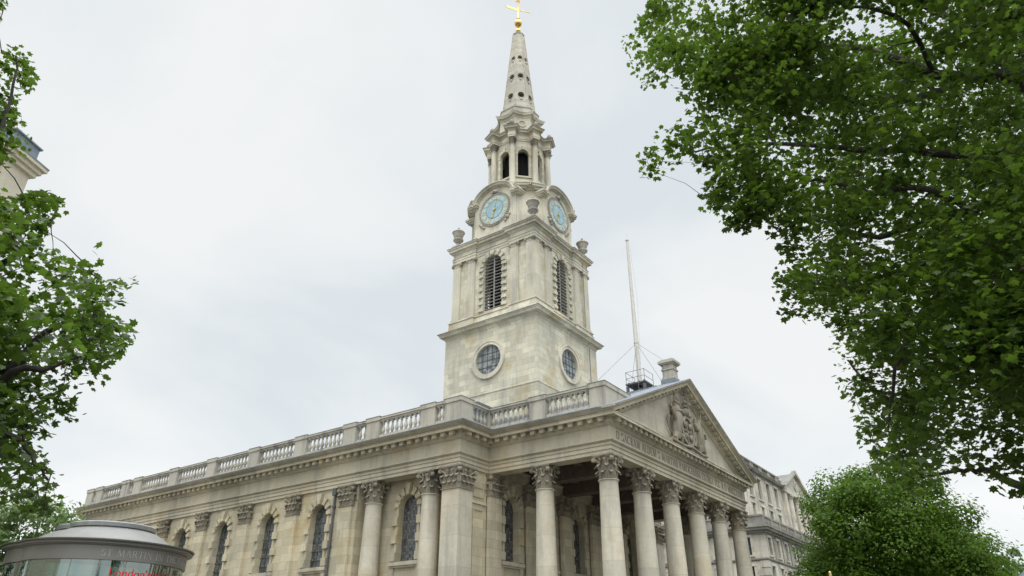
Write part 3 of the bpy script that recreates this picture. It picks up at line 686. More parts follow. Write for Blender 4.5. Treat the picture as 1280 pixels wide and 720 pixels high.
def run(F, s0, s1, c, n=None):
    global nbal
    mb = MB(); hr = MB(); rails(mb, F, s0+.002, s1-.002, c, hr); b = part('balustrade', mb, M['balus'], church); part('handrail', hr, M['balus'], b); cp = MB(); F.box(cp, s0, s1, c-TT-.055, c+TT+.055, BT-.052, BT-.002); part('coping', cp, M['coping'], b)
    n = n or max(2, round((s1-s0)/.36)); 
    for i in range(n):
        T = Matrix.Translation(F.P(s0+(s1-s0)*(i+.5)/n, c, BZ0+.40)); nbal += 1
        if nbal <= 98: put('baluster', MBAL, b, T)
        else:
            t = MB(); t.v = list(bal.v); t.f = list(bal.f); t.xf(T); extra.add(t.v, t.f)
FB = FL(xb); FS = FL(xs); FT = FF(7.12)
pm = MB(); pedestal(pm, FB, 8.78, 9.83, 0)
# the corner block, the short front return, the portico side
part('pedestal', (lambda m: (m.box(-3.16,-2.1,6.92,8.08,BZ0-.11,BZ1+.04), m.box(-3.21,-2.06,6.87,8.12,BZ1+.041,BT+.01), m.box(-3.17,-2.1,6.91,8.08,BT+.011,BT+.06), m)[-1])(MB()), M['balus'], church)
run(FT, -2.05, -.68, 0, 4)
part('pedestal', (lambda m: (m.box(-.67,-.25,6.93,7.3,BZ0-.11,BT+.005), m)[-1])(MB()), M['balus'], church)
run(FS, 4.22, 6.92, 0, 8)
def ped(F, a, b, up=.06): m = MB(); pedestal(m, F, a, b, 0, up); o = part('pedestal', m, M['balus'], church); m = MB(); F.box(m, a-.055, b+.055, -TT-.095, TT+.095, BT+up-.052, BT+up+.004); part('coping', m, M['coping'], o)
ped(FS, 3.16, 4.2); run(FS, .49, 3.13, 0, 8)
part('pedestal', (lambda m: (m.box(-.66,2.1,-.47,.47,BZ0-.11,BZ1+.04), m.box(-.71,2.15,-.52,.52,BZ1+.041,BT+.01), m.box(-.67,2.1,-.48,.48,BT+.011,BT+.06), m)[-1])(MB()), M['balus'], church)
for i, (a, b) in enumerate(blocks):
    if i: ped(FB, a, b)
    if i+1 < len(blocks): run(FB, b+.02, blocks[i+1][0]-.02, 0)
if extra.v: o = part('baluster', extra, M['balus'], church); o['kind'] = 'stuff'
for x0_, x1_, y0_, y1_ in ((-3.215,-2.05,6.865,8.125),(-.715,2.155,-.525,.525)): m = MB(); m.box(x0_,x1_,y0_,y1_,BT+.008,BT+.064); part('coping', m, M['coping'], church)
FBr = Fr((18-xb, 0), (0,1), (1,0)); run_mb = MB(); rails(run_mb, FBr, 7, 47, 0); part('parapet', run_mb, M['balus'], church)

# tower
CX, CY, HW = 9.0, 11.39, 4.053
def sq(h): return [(CX-h,CY-h),(CX+h,CY-h),(CX+h,CY+h),(CX-h,CY+h)][::1]
def tf(h):     # the four faces' frames, s measured from the middle; first two face the street
    return [Fr((CX-h,CY),(0,1),(-1,0)), Fr((CX,CY-h),(1,0),(0,-1)), Fr((CX+h,CY),(0,1),(1,0)), Fr((CX,CY+h),(1,0),(0,1))]
mb = MB()
mb.sweep(sq(HW), [(-.5,13.0),(.0,13.0),(.04,17.72),(.10,17.80),(.10,17.86),(0,17.93),(0,17.94),(-.5,17.94)], True)
for F in tf(HW): F.wall(mb, -HW, HW, 17.94, 22.73, [(-1.08,1.08,20.27-1.08,20.27+1.08,'round')], 0, .4)
mb.sweep(sq(HW), [(-.5,22.60),(.0,22.60),(.05,22.64),(.05,22.72),(.10,22.76),(.16,22.82),(.16,22.86),(.34,22.88),(.36,22.99),(.40,23.03),(.47,23.10),(.47,23.15),(-.5,23.28)], True)
tower = part('tower', mb, M['tower'], church)
mb = MB(); mb.sweep(sq(HW), [(.30,23.10),(.476,23.10),(.476,23.155),(.30,23.20)], True); part('drip_edge', mb, M['coping'], church)
for F in tf(HW):
    w = MB(); F.slab(w, [(1.1*math.cos(a*PI/16), 20.27+1.1*math.sin(a*PI/16)) for a in range(32)], -.18, -.13)
    w = part('round_window', w, M['glass2'], church)
    s = MB(); F.ring(s, (0,20.27), 1.09, 1.42, .001, .10, 40); F.ring(s, (0,20.27), 1.30, 1.42, .101, .14, 40); part('frame', s, M['towertrim'], w)
    b = MB()
    for x in (-.6,-.2,.2,.6): F.box(b, x-.013, x+.013, -.128, -.10, 20.27-math.sqrt(1.16-x*x), 20.27+math.sqrt(1.16-x*x))
    for z in (-.5,0,.5): F.box(b, -math.sqrt(1.16-z*z), math.sqrt(1.16-z*z), -.128, -.095, 20.27+z-.013, 20.27+z+.013)
    part('glazing_bar', b, M['pipe'], w)
# belfry stage
HB, HP = 3.68, 3.83
def ress(c, p, t0=1.62, t1=None):       # square plan breaking forward over the paired pilasters
    pts = []
    for k in range(4):
        a = -PI/2*0+k*PI/2
        R2 = Matrix.Rotation(a, 2)
        for q in ((-p,-p),(-t0,-p),(-t0,-c),(t0,-c),(t0,-p)): v = R2 @ Vector(q); pts.append((CX+v.x, CY+v.y))
    return pts
mb = MB()
for F in tf(HB): F.wall(mb, -HB, HB, 23.2, 29.3, [(-.84,.84,24.35,28.85,'arch')], 0, .5)
mb.sweep(ress(HB+.08,HP+.10), [(-.4,23.2),(.10,23.2),(.10,23.45),(.04,23.5),(0,24.0),(.06,24.04),(.06,24.12),(-.4,24.13)], True)
mb.sweep(ress(HB,HP), [(-.5,29.2),(.03,29.2),(.03,29.4),(.06,29.41),(.06,29.58),(.10,29.62),(.0,29.66),(.0,30.02),(.06,30.06),(.12,30.12),(.12,30.2),(.28,30.22),(.28,30.36),(.34,30.40),(.40,30.50),(.40,30.56),(-.6,30.72)], True)
part('belfry', mb, M['tower'], church)
mb = MB(); mb.sweep(ress(HB,HP), [(.2,30.50),(.406,30.50),(.406,30.565),(.2,30.62)], True); part('drip_edge', mb, M['coping'], church)
pm2 = MB(); pm2.box(-.42,.42,-.1,.20,0,.12); pm2.box(-.39,.39,-.1,.17,.121,.24); pm2.box(-.345,.345,-.1,.13,.241,4.72); pm2.box(-.39,.39,-.1,.16,4.721,4.79); pm2.box(-.42,.42,-.1,.19,5.0,5.07)
MBP = pm2.mesh('pilaster', M['towertrim'])
pc = MB(); pc.box(-.37,.37,-.1,.16,4.79,5.0)
for s in (-1, 1):
    v = MB().lathe([(.05,-.16),(.12,-.14),(.14,0),(.12,.14),(.05,.16)], n=12).xf(Matrix.Translation((s*.36,.08,4.88)) @ Matrix.Rotation(PI/2,4,'X')); pc.add(v.v, v.f)
MBC = pc.mesh('capital', M['soot'])
for F in tf(HB):
    ang = math.atan2(F.n.y, F.n.x)-PI/2
    for s in (-3.44,-2.02,2.02,3.44):
        T = Matrix.Translation(F.P(s, .03, 24.13)) @ Matrix.Rotation(ang, 4, 'Z')
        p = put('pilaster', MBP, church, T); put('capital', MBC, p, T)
    w = MB(); F.slab(w, archpts(0, 1.7, 24.3, 28.9), -1.3, -1.25); w = part('belfry_window', w, M['dark'], church)  # black sheet behind the louvres, painted as the belfry's inner shade
    l = MB(); z = 24.5
    while z < 28.8:
        hw_ = .84 if z < 28.0 else math.sqrt(max(.02, .84**2-(z-28.0)**2))
        q = [(-.24,z+.015),(-.08,z-.005),(-.08,z+.022),(-.24,z+.04)]
        for a, b in ((-hw_, -.05), (.05, hw_)): l.prism([F.P(a,d,zz) for d, zz in q], [F.P(b,d,zz) for d, zz in q])
        z += .27
    F.box(l, -.04, .04, -.24, -.12, 24.35, 28.82); part('louvre', l, M['louvre'], w)
    s = MB(); gibbs(F, s, 0, 1.68, 24.35, 28.85, 0, .44, .27, .40); part('surround', s, M['towertrim'], w)
# clock stage
HC, HK = 3.42, 2.0
def octp(h, k): return [(CX-h,CY+k),(CX-h,CY-k),(CX-k,CY-h),(CX+k,CY-h),(CX+h,CY-k),(CX+h,CY+k),(CX+k,CY+h),(CX-k,CY+h)]
mb = MB()
mb.sweep(octp(HC,HK+.55), [(-.5,30.6),(.34,30.6),(.34,30.85),(.26,30.95),(-.5,31.0)], True)
mb.sweep(octp(HC,HK), [(-.7,30.9),(.16,30.9),(.16,31.2),(.08,31.3),(0,31.36),(0,34.3),(.0,34.4),(-.7,34.4)], True)
def dress():
    pts = []
    for k in range(4):
        R2 = Matrix.Rotation(k*PI/2, 2)
        for q in ((-HC,-HK),(-HC+.35,-HK-.12),(-HK-.12,-HC+.35),(-HK,-HC)): v = R2 @ Vector(q); pts.append((CX+v.x, CY+v.y))
    return pts
# diagonal cornice pieces, between the clock gables
cor = [(-.35,34.28),(.06,34.28),(.10,34.36),(.10,34.44),(.28,34.46),(.29,34.58),(.37,34.66),(.37,34.72),(-.35,34.86)]
for k in range(4):
    R2 = Matrix.Rotation(k*PI/2, 2); path = []
    n_ = -.16
    for q in ((-HC,-HK+.3),(-HC,-HK),(-HC+n_*.3,-HK+n_),(-HC+.42+n_,-HK-.42+n_),(-HC+.42,-HK-.42),(-HK-.42,-HC+.42),(-HK-.42+n_,-HC+.42+n_),(-HK+n_,-HC+n_*.3),(-HK,-HC),(-HK+.3,-HC)): v = R2 @ Vector(q); path.append((CX+v.x, CY+v.y))
    mb.sweep(path, cor)
part('clock_stage', mb, M['towertrim'], church)
for fi, F in enumerate(tf(HC)):
    # aedicule that carries the curved pediment
    g = MB(); r1 = 1.98; zc = 33.12
    pts = [(-2.0,31.0),(2.0,31.0),(2.0,33.9)]+[(1.74*math.cos(a), 33.9+1.25*math.sin(a)) for a in [PI*i/20 for i in range(21)]]+[(-2.0,33.9)]
    F.slab(g, pts, -1.2, .14)
    def arcsec(sec, n=24):
        vs = []; m = len(sec)
        for i in range(n+1):
            a = PI*i/n
            for d, rr in sec: vs.append(F.P((1.74+rr)*math.cos(a), d, 33.93+(1.25+rr)*math.sin(a)))
        g.add(vs, [(i*m+j, (i+1)*m+j, (i+1)*m+(j+1)%m, i*m+(j+1)%m) for i in range(n) for j in range(m)]+[tuple(range(m)), tuple(range(n*m, n*m+m))])
    arcsec([(-1.2,-.02),(.2,-.02),(.24,.04),(.42,.08),(.43,.18),(.54,.25),(.54,.31),(-1.2,.42)])
    for s in (-1, 1):
        a, b = (-2.42,-1.66) if s < 0 else (1.66, 2.42)
        for s0, s1, d0, d1, z0, z1 in ((a+.1,b-.0,-.5,.22,33.75,33.88),(a,b,-.5,.42,33.881,34.02),(a-.06,b,-.5,.52,34.021,34.14),(a-.06,b,-.5,.54,34.141,34.20)): F.box(g, s0, s1, d0, d1, z0, z1)
    gab = part('clock_gable', g, M['towertrim'], church)
    c = MB(); F.slab(c, [(1.32*math.cos(a*PI/24), zc+1.32*math.sin(a*PI/24)) for a in range(48)], .141, .20); clk = part('clock', c, M['blue'], church)
    c = MB(); F.ring(c, (0,zc), 1.31, 1.37, .142, .25, 48); F.ring(c, (0,zc), 1.38, 1.52, .142, .18, 48)
    for i in range(52):
        a = 2*PI*i/52
        if -2.5 < ((a*180/PI+90) % 360)-180 < 2.5: continue
        F.box(c, 1.45*math.cos(a)-.04, 1.45*math.cos(a)+.04, .18, .25, zc+1.45*math.sin(a)-.04, zc+1.45*math.sin(a)+.04)
    for dx, dz, r in ((0,1.66,.17),(-.2,1.6,.12),(.2,1.6,.12)): c.ball(F.P(dx,.25,zc+dz), r, 8, 6)
    for sx in (-1, 1):
        for dx, dz, r in ((1.25,-1.15,.17),(1.05,-1.38,.14),(1.45,-.95,.1)): c.ball(F.P(sx*dx,.18,zc+dz), r, 8, 6)
    part('dial_surround', c, M['balus'], clk)
    c = MB(); F.slab(c, [(.80*math.cos(a*PI/20), zc+.80*math.sin(a*PI/20)) for a in range(40)], .201, .208); part('dial_centre', c, M['blue2'], clk)
    c = MB(); F.ring(c, (0,zc), .79, .815, .201, .214, 40); part('dial_ring', c, M['iron'], clk)
    mir = -1 if fi in (0, 3) else 1      # s runs to the viewer's left on these faces
    for i, t in enumerate(('XII','I','II','III','IIII','V','VI','VII','VIII','IX','X','XI')):
        c = MB(); a = PI/2-i*PI/6; h = .32; tw = text_width(t); stq = min(1.0, .34/(tw*h))
        def mp(s, d, z, a=a, tw=tw, stq=stq, h=h):
            x = s-tw*h*stq/2; y = z+.90; b = a-PI/2
            X = x*math.cos(b)-y*math.sin(b); Z = x*math.sin(b)+y*math.cos(b); return F.P(mir*X, d, zc+Z)
        lettering(c, mp, t, h, 0, 0, stq, .2, .225, .2, .09); part('numeral', c, M['goldpaint'], clk)
    c = MB()
    for ang, ln, w0 in ((PI/2-2*PI*(2.2/60), 1.12, .045), (PI/2-2*PI*(6.55/12), .80, .065)):
        u = (math.cos(ang), math.sin(ang)); nn = (-u[1], u[0])
        pp = [(-.25*u[0]+nn[0]*w0*.5, -.25*u[1]+nn[1]*w0*.5), (-.25*u[0]-nn[0]*w0*.5, -.25*u[1]-nn[1]*w0*.5), (.75*ln*u[0]-nn[0]*w0*.5, .75*ln*u[1]-nn[1]*w0*.5), (.82*ln*u[0]-nn[0]*w0*1.2, .82*ln*u[1]-nn[1]*w0*1.2), (ln*u[0], ln*u[1]), (.82*ln*u[0]+nn[0]*w0*1.2, .82*ln*u[1]+nn[1]*w0*1.2), (.75*ln*u[0]+nn[0]*w0*.5, .75*ln*u[1]+nn[1]*w0*.5)]
        F.slab(c, [(mir*x, zc+z) for x, z in pp], .24+.02*(w0 > .1), .258+.02*(w0 > .1))
    F.slab(c, [(.12*math.cos(a*PI/8), zc+.12*math.sin(a*PI/8)) for a in range(16)], .20, .30); part('hand', c, M['vanegold'], clk)
# urns at the four corners
urn = MB(); urn.box(-.36,.36,-.36,.36,0,.22)
urn.lathe([(.34,.22),(.30,.34),(.16,.44),(.12,.55),(.16,.6),(.30,.72),(.36,.92),(.30,1.04),(.33,1.08),(.40,1.3),(.47,1.52),(.52,1.56),(.50,1.62),(.36,1.68),(.30,1.78),(.16,1.9),(.07,1.95),(.09,2.03),(.03,2.12)], n=20)
for i in range(14): a = 2*PI*i/14; urn.tube([(.37*math.cos(a),.37*math.sin(a),.80),(.385*math.cos(a),.385*math.sin(a),.95)], .04, 5)
MURN = urn.mesh('urn', M['balus'])
for sx, sy in ((-1,-1),(-1,1),(1,-1),(1,1)): put('urn', MURN, church, Matrix.Translation((CX+sx*3.62, CY+sy*3.62, 30.66)))
# drum under the lantern, lantern
LX, LY = CX-.1, CY+.1
def ngon(R_, a0=PI/8): return [(LX+R_*math.cos(-(a0+k*PI/4)), LY+R_*math.sin(-(a0+k*PI/4))) for k in range(8)][::-1]
def sweepcap(mb, path, prof):
    b = len(mb.v); prof = [p for p in prof]; k = len(prof); n = len(path); f0 = len(mb.f); mb.sweep(path, prof, True)
    mb.f = mb.f[:f0]+[f for f in mb.f[f0:] if not ((f[0]-b)%k == k-1)]
    mb.f += [tuple(b+i*k for i in range(n))[::-1], tuple(b+i*k+k-1 for i in range(n))]
def breaks(ap, Ro, hwid):
    pts = []
    for k in range(8):
        a = PI/8+k*PI/4; u = Vector((math.cos(a), math.sin(a))); t = Vector((-u.y, u.x))
        # where the block's sides meet the octagon faces
        xo = ap/math.cos(PI/8)-hwid*math.tan(PI/8)
        for s in (-1, 1):
            inner = u*xo+t*s*hwid; outer = u*Ro+t*s*hwid
            pts += [inner, outer] if s < 0 else [outer, inner]
    return [(LX+p.x, LY+p.y) for p in pts]
mb = MB()
sweepcap(mb, breaks(2.25,2.78,.42), [(0,34.3),(0,35.1),(.05,35.14),(.06,35.2),(-.05,35.24)])
sweepcap(mb, breaks(2.1,2.72,.32), [(.0,35.2),(.0,35.62),(.06,35.66),(.06,35.74),(-.02,35.76)])
for k in range(8):
    a = k*PI/4; F = Fr((LX+2.05*math.cos(a), LY+2.05*math.sin(a)), (-math.sin(a), math.cos(a)), (math.cos(a), math.sin(a)))
    hs = 2.05*math.tan(PI/8)
    F.wall(mb, -hs, hs, 35.7, 40.8, [(-.46,.46,36.98,39.75,'arch')], 0, .30)
    F.box(mb, -.78, .78, .001, .10, 36.82, 36.97); F.box(mb, -.5,.5,.001,.04,36.15,36.6)
    F.ring(mb, (0,39.29), .461, .60, .001, .07, 16, 0, PI)
    for s in (-1, 1): F.box(mb, *( (-.70,-.461) if s < 0 else (.461,.70)), .001, .08, 39.14, 39.29); F.box(mb, *((-.66,-.47) if s < 0 else (.47,.66)), .001, .05, 36.98, 39.139)
    F.slab(mb, [(-.08,39.70),(.08,39.70),(.13,40.15),(-.13,40.15)], .001, .15)
sweepcap(mb, breaks(2.1,2.80,.31), [(.0,40.66),(.0,40.82),(.03,40.83),(.03,40.98),(.0,41.02),(0,41.3),(.05,41.34),(.08,41.42),(.24,41.45),(.25,41.56),(.33,41.63),(.33,41.69),(-.05,41.78)])
part('lantern', mb, M['tower'], church)
mb = MB(); mb.sweep(breaks(2.1,2.80,.31), [(.2,41.63),(.336,41.635),(.336,41.695),(.2,41.74)], True); part('drip_edge', mb, M['coping'], church)
mb = MB()
for k in range(8):
    a = k*PI/4; F = Fr((LX+2.05*math.cos(a), LY+2.05*math.sin(a)), (-math.sin(a), math.cos(a)), (math.cos(a), math.sin(a)))
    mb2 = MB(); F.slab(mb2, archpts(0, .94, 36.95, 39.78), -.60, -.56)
    w = part('lantern_shade_panel', mb2, M['dark'], church)  # black panel set in the arch in place of interior shade
lc = MB(); lc.box(-.30,.30,-.30,.30,0,.12); lc.lathe([(.30,.12),(.32,.18),(.26,.25),(.245,.3),(.245,1.5),(.21,4.1),(.25,4.13),(.25,4.18),(.21,4.2)], n=20); MLC = lc.mesh('column', M['towertrim'])
cs = MB(); cs.v = [(x*.46,y*.46,z*.60) for x, y, z in capital().v]; cs.f = capital().f; MLCC = cs.mesh('capital', M['soot'])
fin = MB(); fin.lathe([(.22,0),(.22,.10),(.10,.14),(.09,.22),(.24,.32),(.29,.48),(.24,.66),(.13,.82),(.04,.92),(.01,.98)], n=14); MFIN = fin.mesh('finial', M['soot'])
for k in range(8):
    a = PI/8+k*PI/4; T = Matrix.Translation((LX+2.50*math.cos(a), LY+2.50*math.sin(a), 35.76)) @ Matrix.Rotation(a, 4, 'Z')
    c = put('column', MLC, church, T); put('capital', MLCC, c, T @ Matrix.Translation((0,0,4.2)) @ Matrix.Rotation(PI/4*0, 4, 'Z'))
    put('finial', MFIN, church, Matrix.Translation((LX+2.72*math.cos(a), LY+2.72*math.sin(a), 41.76)) @ Matrix.Diagonal((.8,.8,.88,1)))
# concave stage
def conc(R_, dep, n=6):
    pts = []
    for k in range(8):
        a, b = PI/8+k*PI/4, PI/8+(k+1)*PI/4
        p, q = Vector((R_*math.cos(a), R_*math.sin(a))), Vector((R_*math.cos(b), R_*math.sin(b))); m = (p+q).normalized()
        for j in range(n): f = j/n; v = p.lerp(q, f)-m*dep*4*f*(1-f); pts.append((LX+v.x, LY+v.y))
    return pts
mb = MB()
def loft(levels):
    k = len(levels[0][0]); vs = []
    for ring_, z in levels: vs += [(x, y, z) for x, y in ring_]
    mb.add(vs, [(i*k+j, i*k+(j+1)%k, (i+1)*k+(j+1)%k, (i+1)*k+j) for i in range(len(levels)-1) for j in range(k)]+[tuple(range((len(levels)-1)*k, len(levels)*k))])
loft([(conc(2.25,.12),41.7),(conc(2.2,.12),42.05),(conc(1.98,.18),42.1),(conc(1.90,.2),43.6),(conc(1.98,.22),43.65),(conc(2.02,.23),43.8),(conc(2.28,.30),43.84),(conc(2.30,.30),43.96),(conc(2.42,.33),44.06),(conc(2.42,.33),44.12),(conc(1.7,.1),44.4)])
part('concave_stage', mb, M['towertrim'], church)
for k in range(8):
    a = k*PI/4; F = Fr((LX+1.58*math.cos(a), LY+1.58*math.sin(a)), (-math.sin(a), math.cos(a)), (math.cos(a), math.sin(a)))
    o = MB(); F.slab(o, [(.27*math.cos(t*PI/10), 42.95+.27*math.sin(t*PI/10)) for t in range(20)], .03, .065); o = part('oculus', o, M['spire'] if k in (5,) else M['dark'], church)  # light painted by disc tone: front one pale as lit, others black as shaded
    r = MB(); F.ring(r, (0,42.95), .27, .37, 0, .13, 24); part('frame', r, M['towertrim'], o)
# spire
mb = MB(); ZS0, ZS1, RS0, RS1 = 45.2, 55.25, 1.50, .56
loft([(ngon(1.86),44.2),(ngon(1.83),44.75),(ngon(1.88),44.8),(ngon(1.88),44.9),(ngon(1.58),45.0),(ngon(1.56),45.2)])
rows = [(46.65,.35),(49.17,.31),(51.7,.25)]
def sp_pt(k, s, z, inset=0):
    t = (z-ZS0)/(ZS1-ZS0); ap = (RS0+(RS1-RS0)*t)*math.cos(PI/8)-inset; a = k*PI/4
    return (LX+ap*math.cos(a)-s*math.sin(a), LY+ap*math.sin(a)+s*math.cos(a), z)
def sp_hw(z): t = (z-ZS0)/(ZS1-ZS0); return (RS0+(RS1-RS0)*t)*math.sin(PI/8)
for k in range(8):
    cuts = [ZS0]
    for zc, r in rows: cuts += [zc-r*1.3, zc+r*1.3]
    cuts.append(ZS1)
    for i in range(len(cuts)-1):
        z0, z1 = cuts[i], cuts[i+1]; a, b = sp_hw(z0), sp_hw(z1)
        quad = [(-a,z0),(a,z0),(b,z1),(-b,z1)]
        if i % 2 == 0: mb.add([sp_pt(k,s,z) for s, z in quad], [(0,1,2,3)]); continue
        zc, r = rows[i//2]; n = 24; C_ = [(r*.86*math.cos(2*PI*j/n), zc+r*math.sin(2*PI*j/n)) for j in range(n)]; O = []
        for j in range(n):      # project each circle point to the trapezoid's outline
            an = 2*PI*j/n; dx, dz = math.cos(an), math.sin(an); tz = (z1-zc)/abs(dz) if dz > 1e-6 else ((zc-z0)/abs(dz) if dz < -1e-6 else 9)
            w = sp_hw(zc); tx = w/abs(dx) if abs(dx) > 1e-6 else 9; t = min(tz, tx); x, z = dx*t, zc+dz*t
            if tx < tz: x = math.copysign(sp_hw(z), dx)
            O.append((x, z))
        mb.add([sp_pt(k,s,z) for s, z in C_]+[sp_pt(k,s,z) for s, z in O]+[sp_pt(k,s,z,.22) for s, z in C_], [(j,(j+1)%n,n+(j+1)%n,n+j) for j in range(n)]+[(j,(j+1)%n,2*n+(j+1)%n,2*n+j) for j in range(n)])
        for sx in (-1, 1):
            for zz, tz in ((z0, z0), (z1, z1)):
                cand = [p for p in O if p[0]*sx > 0]; 
                if zz == z0: p = max([q for q in cand if abs(q[0]) >= sp_hw(q[1])-1e-4], key=lambda q: -q[1]); q2 = [q for q in cand if abs(q[1]-z0) < 1e-4]
                else: p = max([q for q in cand if abs(q[0]) >= sp_hw(q[1])-1e-4], key=lambda q: q[1]); q2 = [q for q in cand if abs(q[1]-z1) < 1e-4]
                if q2:
                    q2 = max(q2, key=lambda q: abs(q[0])); mb.add([sp_pt(k,*p), sp_pt(k,sx*sp_hw(zz),zz), sp_pt(k,*q2)], [(0,1,2)])
loft([(ngon(RS1),ZS1),(ngon(RS1+.05),ZS1+.02),(ngon(RS1+.05),ZS1+.12),(ngon(.32),ZS1+.45),(ngon(.16),ZS1+.6)])
for i in range(24):     # keel moulding along each arris
    pass
spire = part('spire', mb, M['spire'], church)
mb = MB()
for k in range(8):
    a = PI/8+k*PI/4
    p = [(LX+R_*math.cos(a), LY+R_*math.sin(a), z) for R_, z in ((RS0+.0,ZS0),(RS1+.0,ZS1))]; mb.tube(p, [.075,.05], 6)
part('arris_moulding', mb, M['spire'], spire)
for k in range(8):
    n = 20
    for zc, r in rows:
        mb = MB(); vs = []
        for j in range(n):
            an = 2*PI*j/n
            for rr, ins in ((r,-.0),(r*1.14,-.0),(r*1.14,-.04),(r,-.04)): vs.append(sp_pt(k, .86*rr*math.cos(an), zc+rr*math.sin(an), ins))
        mb.add(vs, [(j*4+i, ((j+1)%n)*4+i, ((j+1)%n)*4+(i+1)%4, j*4+(i+1)%4) for j in range(n) for i in range(4)])
        mb.add([sp_pt(k,x,zc-r*1.14-h,d) for h in (0,.2) for x, d in ((-.09,0),(.09,0),(.09,-.07),(-.09,-.07))], [(0,1,2,3),(4,5,6,7),(0,1,5,4),(1,2,6,5),(2,3,7,6),(3,0,4,7)])
        part('oculus_surround', mb, M['spire'], spire)
# weathervane
mb = MB(); mb.lathe([(.12,55.8),(.22,55.9),(.27,56.05),(.22,56.2),(.10,56.28),(.07,56.45),(.10,56.5)], LX, LY, 20)
mb.ball((LX,LY,57.12), .38, 20, 14); mb.lathe([(.08,56.45),(.16,56.6),(.08,56.75)], LX, LY, 14); mb.lathe([(.08,57.5),(.14,57.62),(.19,57.78),(.12,57.9),(.05,58.0),(.045,60.1),(.1,60.2),(.16,60.35),(.1,60.5)], LX, LY, 14)
vane = part('weathervane', mb, M['gold'], church)
mb = MB(); V = Fr((LX,LY),(math.cos(-YAW+rad(12)),math.sin(-YAW+rad(12))),(0,1)); V.n = V.s.cross(Vector((0,0,1)))
V.slab(mb, [(-1.35,59.36),(-1.2,59.42),(-.1,59.2),(.05,59.2),(.05,58.87),(-.1,58.85),(-1.05,59.1),(-1.2,59.18),(-1.28,59.2),(-1.15,59.27)], -.02, .02)
V.slab(mb, [(.05,59.0),(1.1,58.96),(1.1,59.01),(.05,59.06)], -.02, .02); V.slab(mb, [(1.05,58.9),(1.35,58.985),(1.05,59.07)], -.02, .02)
for x in (.3,.6,.85): V.ring(mb, (x,59.0), .06, .09, -.02, .02, 14)
part('vane', mb, M['vanegold'], vane)
mb = MB(); 
for a in range(2): q = a*PI/2; mb.tube([(LX-.3*math.cos(q),LY-.3*math.sin(q),60.35),(LX,LY,60.75),(LX+.3*math.cos(q),LY+.3*math.sin(q),60.35)], .04, 6)
mb.ball((LX,LY,60.85), .1, 8, 6); part('crown', mb, M['gold'], vane)
# odds and ends on the church
mb = MB(); mb.box(8.55,9.45,-.55,.4,16.9,17.42); chim = MB(); chim.box(8.6,9.4,-.5,.35,17.42,17.55); chim.box(8.66,9.34,-.44,.29,17.55,18.42); chim.box(8.6,9.4,-.5,.35,18.05,18.12); chim.box(8.55,9.45,-.55,.4,18.42,18.5); chim.box(8.47,9.53,-.63,.48,18.5,18.66); chim.box(8.6,9.4,-.5,.35,18.66,18.76)
c = part('chimney', chim, M['balus'], church); part('flashing', mb, M['lead'], c)
mb = MB(); xp, yp = -2.93, 16.5-.98
yp = 14.42+2.0
pts = [(-2.95,16.45,z) for z in (0.2,5,10.6)]; mb.tube(pts, .075, 10)
for z in (3.,5.2,7.4,9.6): mb.tube([(-2.95,16.45,z),(-2.95,16.45,z+.14)], .11, 10)
mb.box(-3.07,-2.84,16.3,16.6,10.3,10.70)
part('drainpipe', mb, M['pipe'], church)
mb = MB(); mb.tube([(12.0,7.31,13.5),(12.0,7.31,22.6)], .03, 6); mb.tube([(12.0,6.82,23.2),(12.02,7.52,24.2),(12.02,7.50,30)], .025, 6); part('lightning_conductor', mb, M['lead'], church)
mb = MB(); mb.box(1.6,3.4,9.6,10.6,14.2,15.95); h = part('roof_hatch', mb, M['slate'], church)
mb = MB(); FLh = FL(1.6)
for i in range(6): FLh.box(mb, 9.65, 10.55, .01, .05, 14.9+.16*i, 14.98+.16*i)
part('louvre', mb, M['lead'], h)

# ------------------------------------------------------------------ flagpole on the roof
fp = thing('flagpole', 'tall white flagpole with guy wires standing on a railed platform on the church roof', 'flagpole', (9.0, 2.05, 17.3))
mb = MB(); mb.tube([(9,2.05,17.5),(9,2.05,20.6),(9,2.05,28.6)], [.155,.145,.085], 14); mb.lathe([(.12,28.6),(.13,28.66),(.05,28.7),(.03,28.75),(.02,29.2)], 9, 2.05, 12); mb.tube([(9,2.05,20.52),(9,2.05,20.64)], .17, 12); part('pole', mb, M['white'], fp)
mb = MB(); mb.box(8.3,9.7,1.35,2.75,17.50,17.58)
for x in (8.4,9.6):
    for y in (1.45,2.65): mb.box(x-.08,x+.08,y-.08,y+.08,16.7,17.419)
for i in range(4): mb.box(8.3,9.7,1.4+.36*i,1.49+.36*i,17.58,17.64)
part('platform', mb, M['pipe'], fp)
mb = MB(); cs_ = [(8.35,1.4),(9.65,1.4),(9.65,2.7),(8.35,2.7)]
for x, y in cs_: mb.tube([(x,y,17.5),(x,y,18.4)], .016, 6)
for i in (0,2,3):
    for z in (17.95,18.38): mb.tube([(*cs_[i],z),(*cs_[(i+1)%4],z)], .014, 6)
part('railing', mb, M['iron'], fp)
for x, y, z in ((9,-.5,18.2),(5.2,5.2,15.6),(12.5,5,15.9),(6.5,1,16.1),(12,.5,16.1)):
    mb = MB(); mb.tube([(9,2.05,20.55),(x,y,z)], .010, 5); part('guy_wire', mb, M['pipe'], fp)
mb = MB(); mb.tube([(9.0,1.9,28.5),(9.05,1.7,24),(9.0,1.85,19)], .012, 4); part('halyard', mb, M['white'], fp)

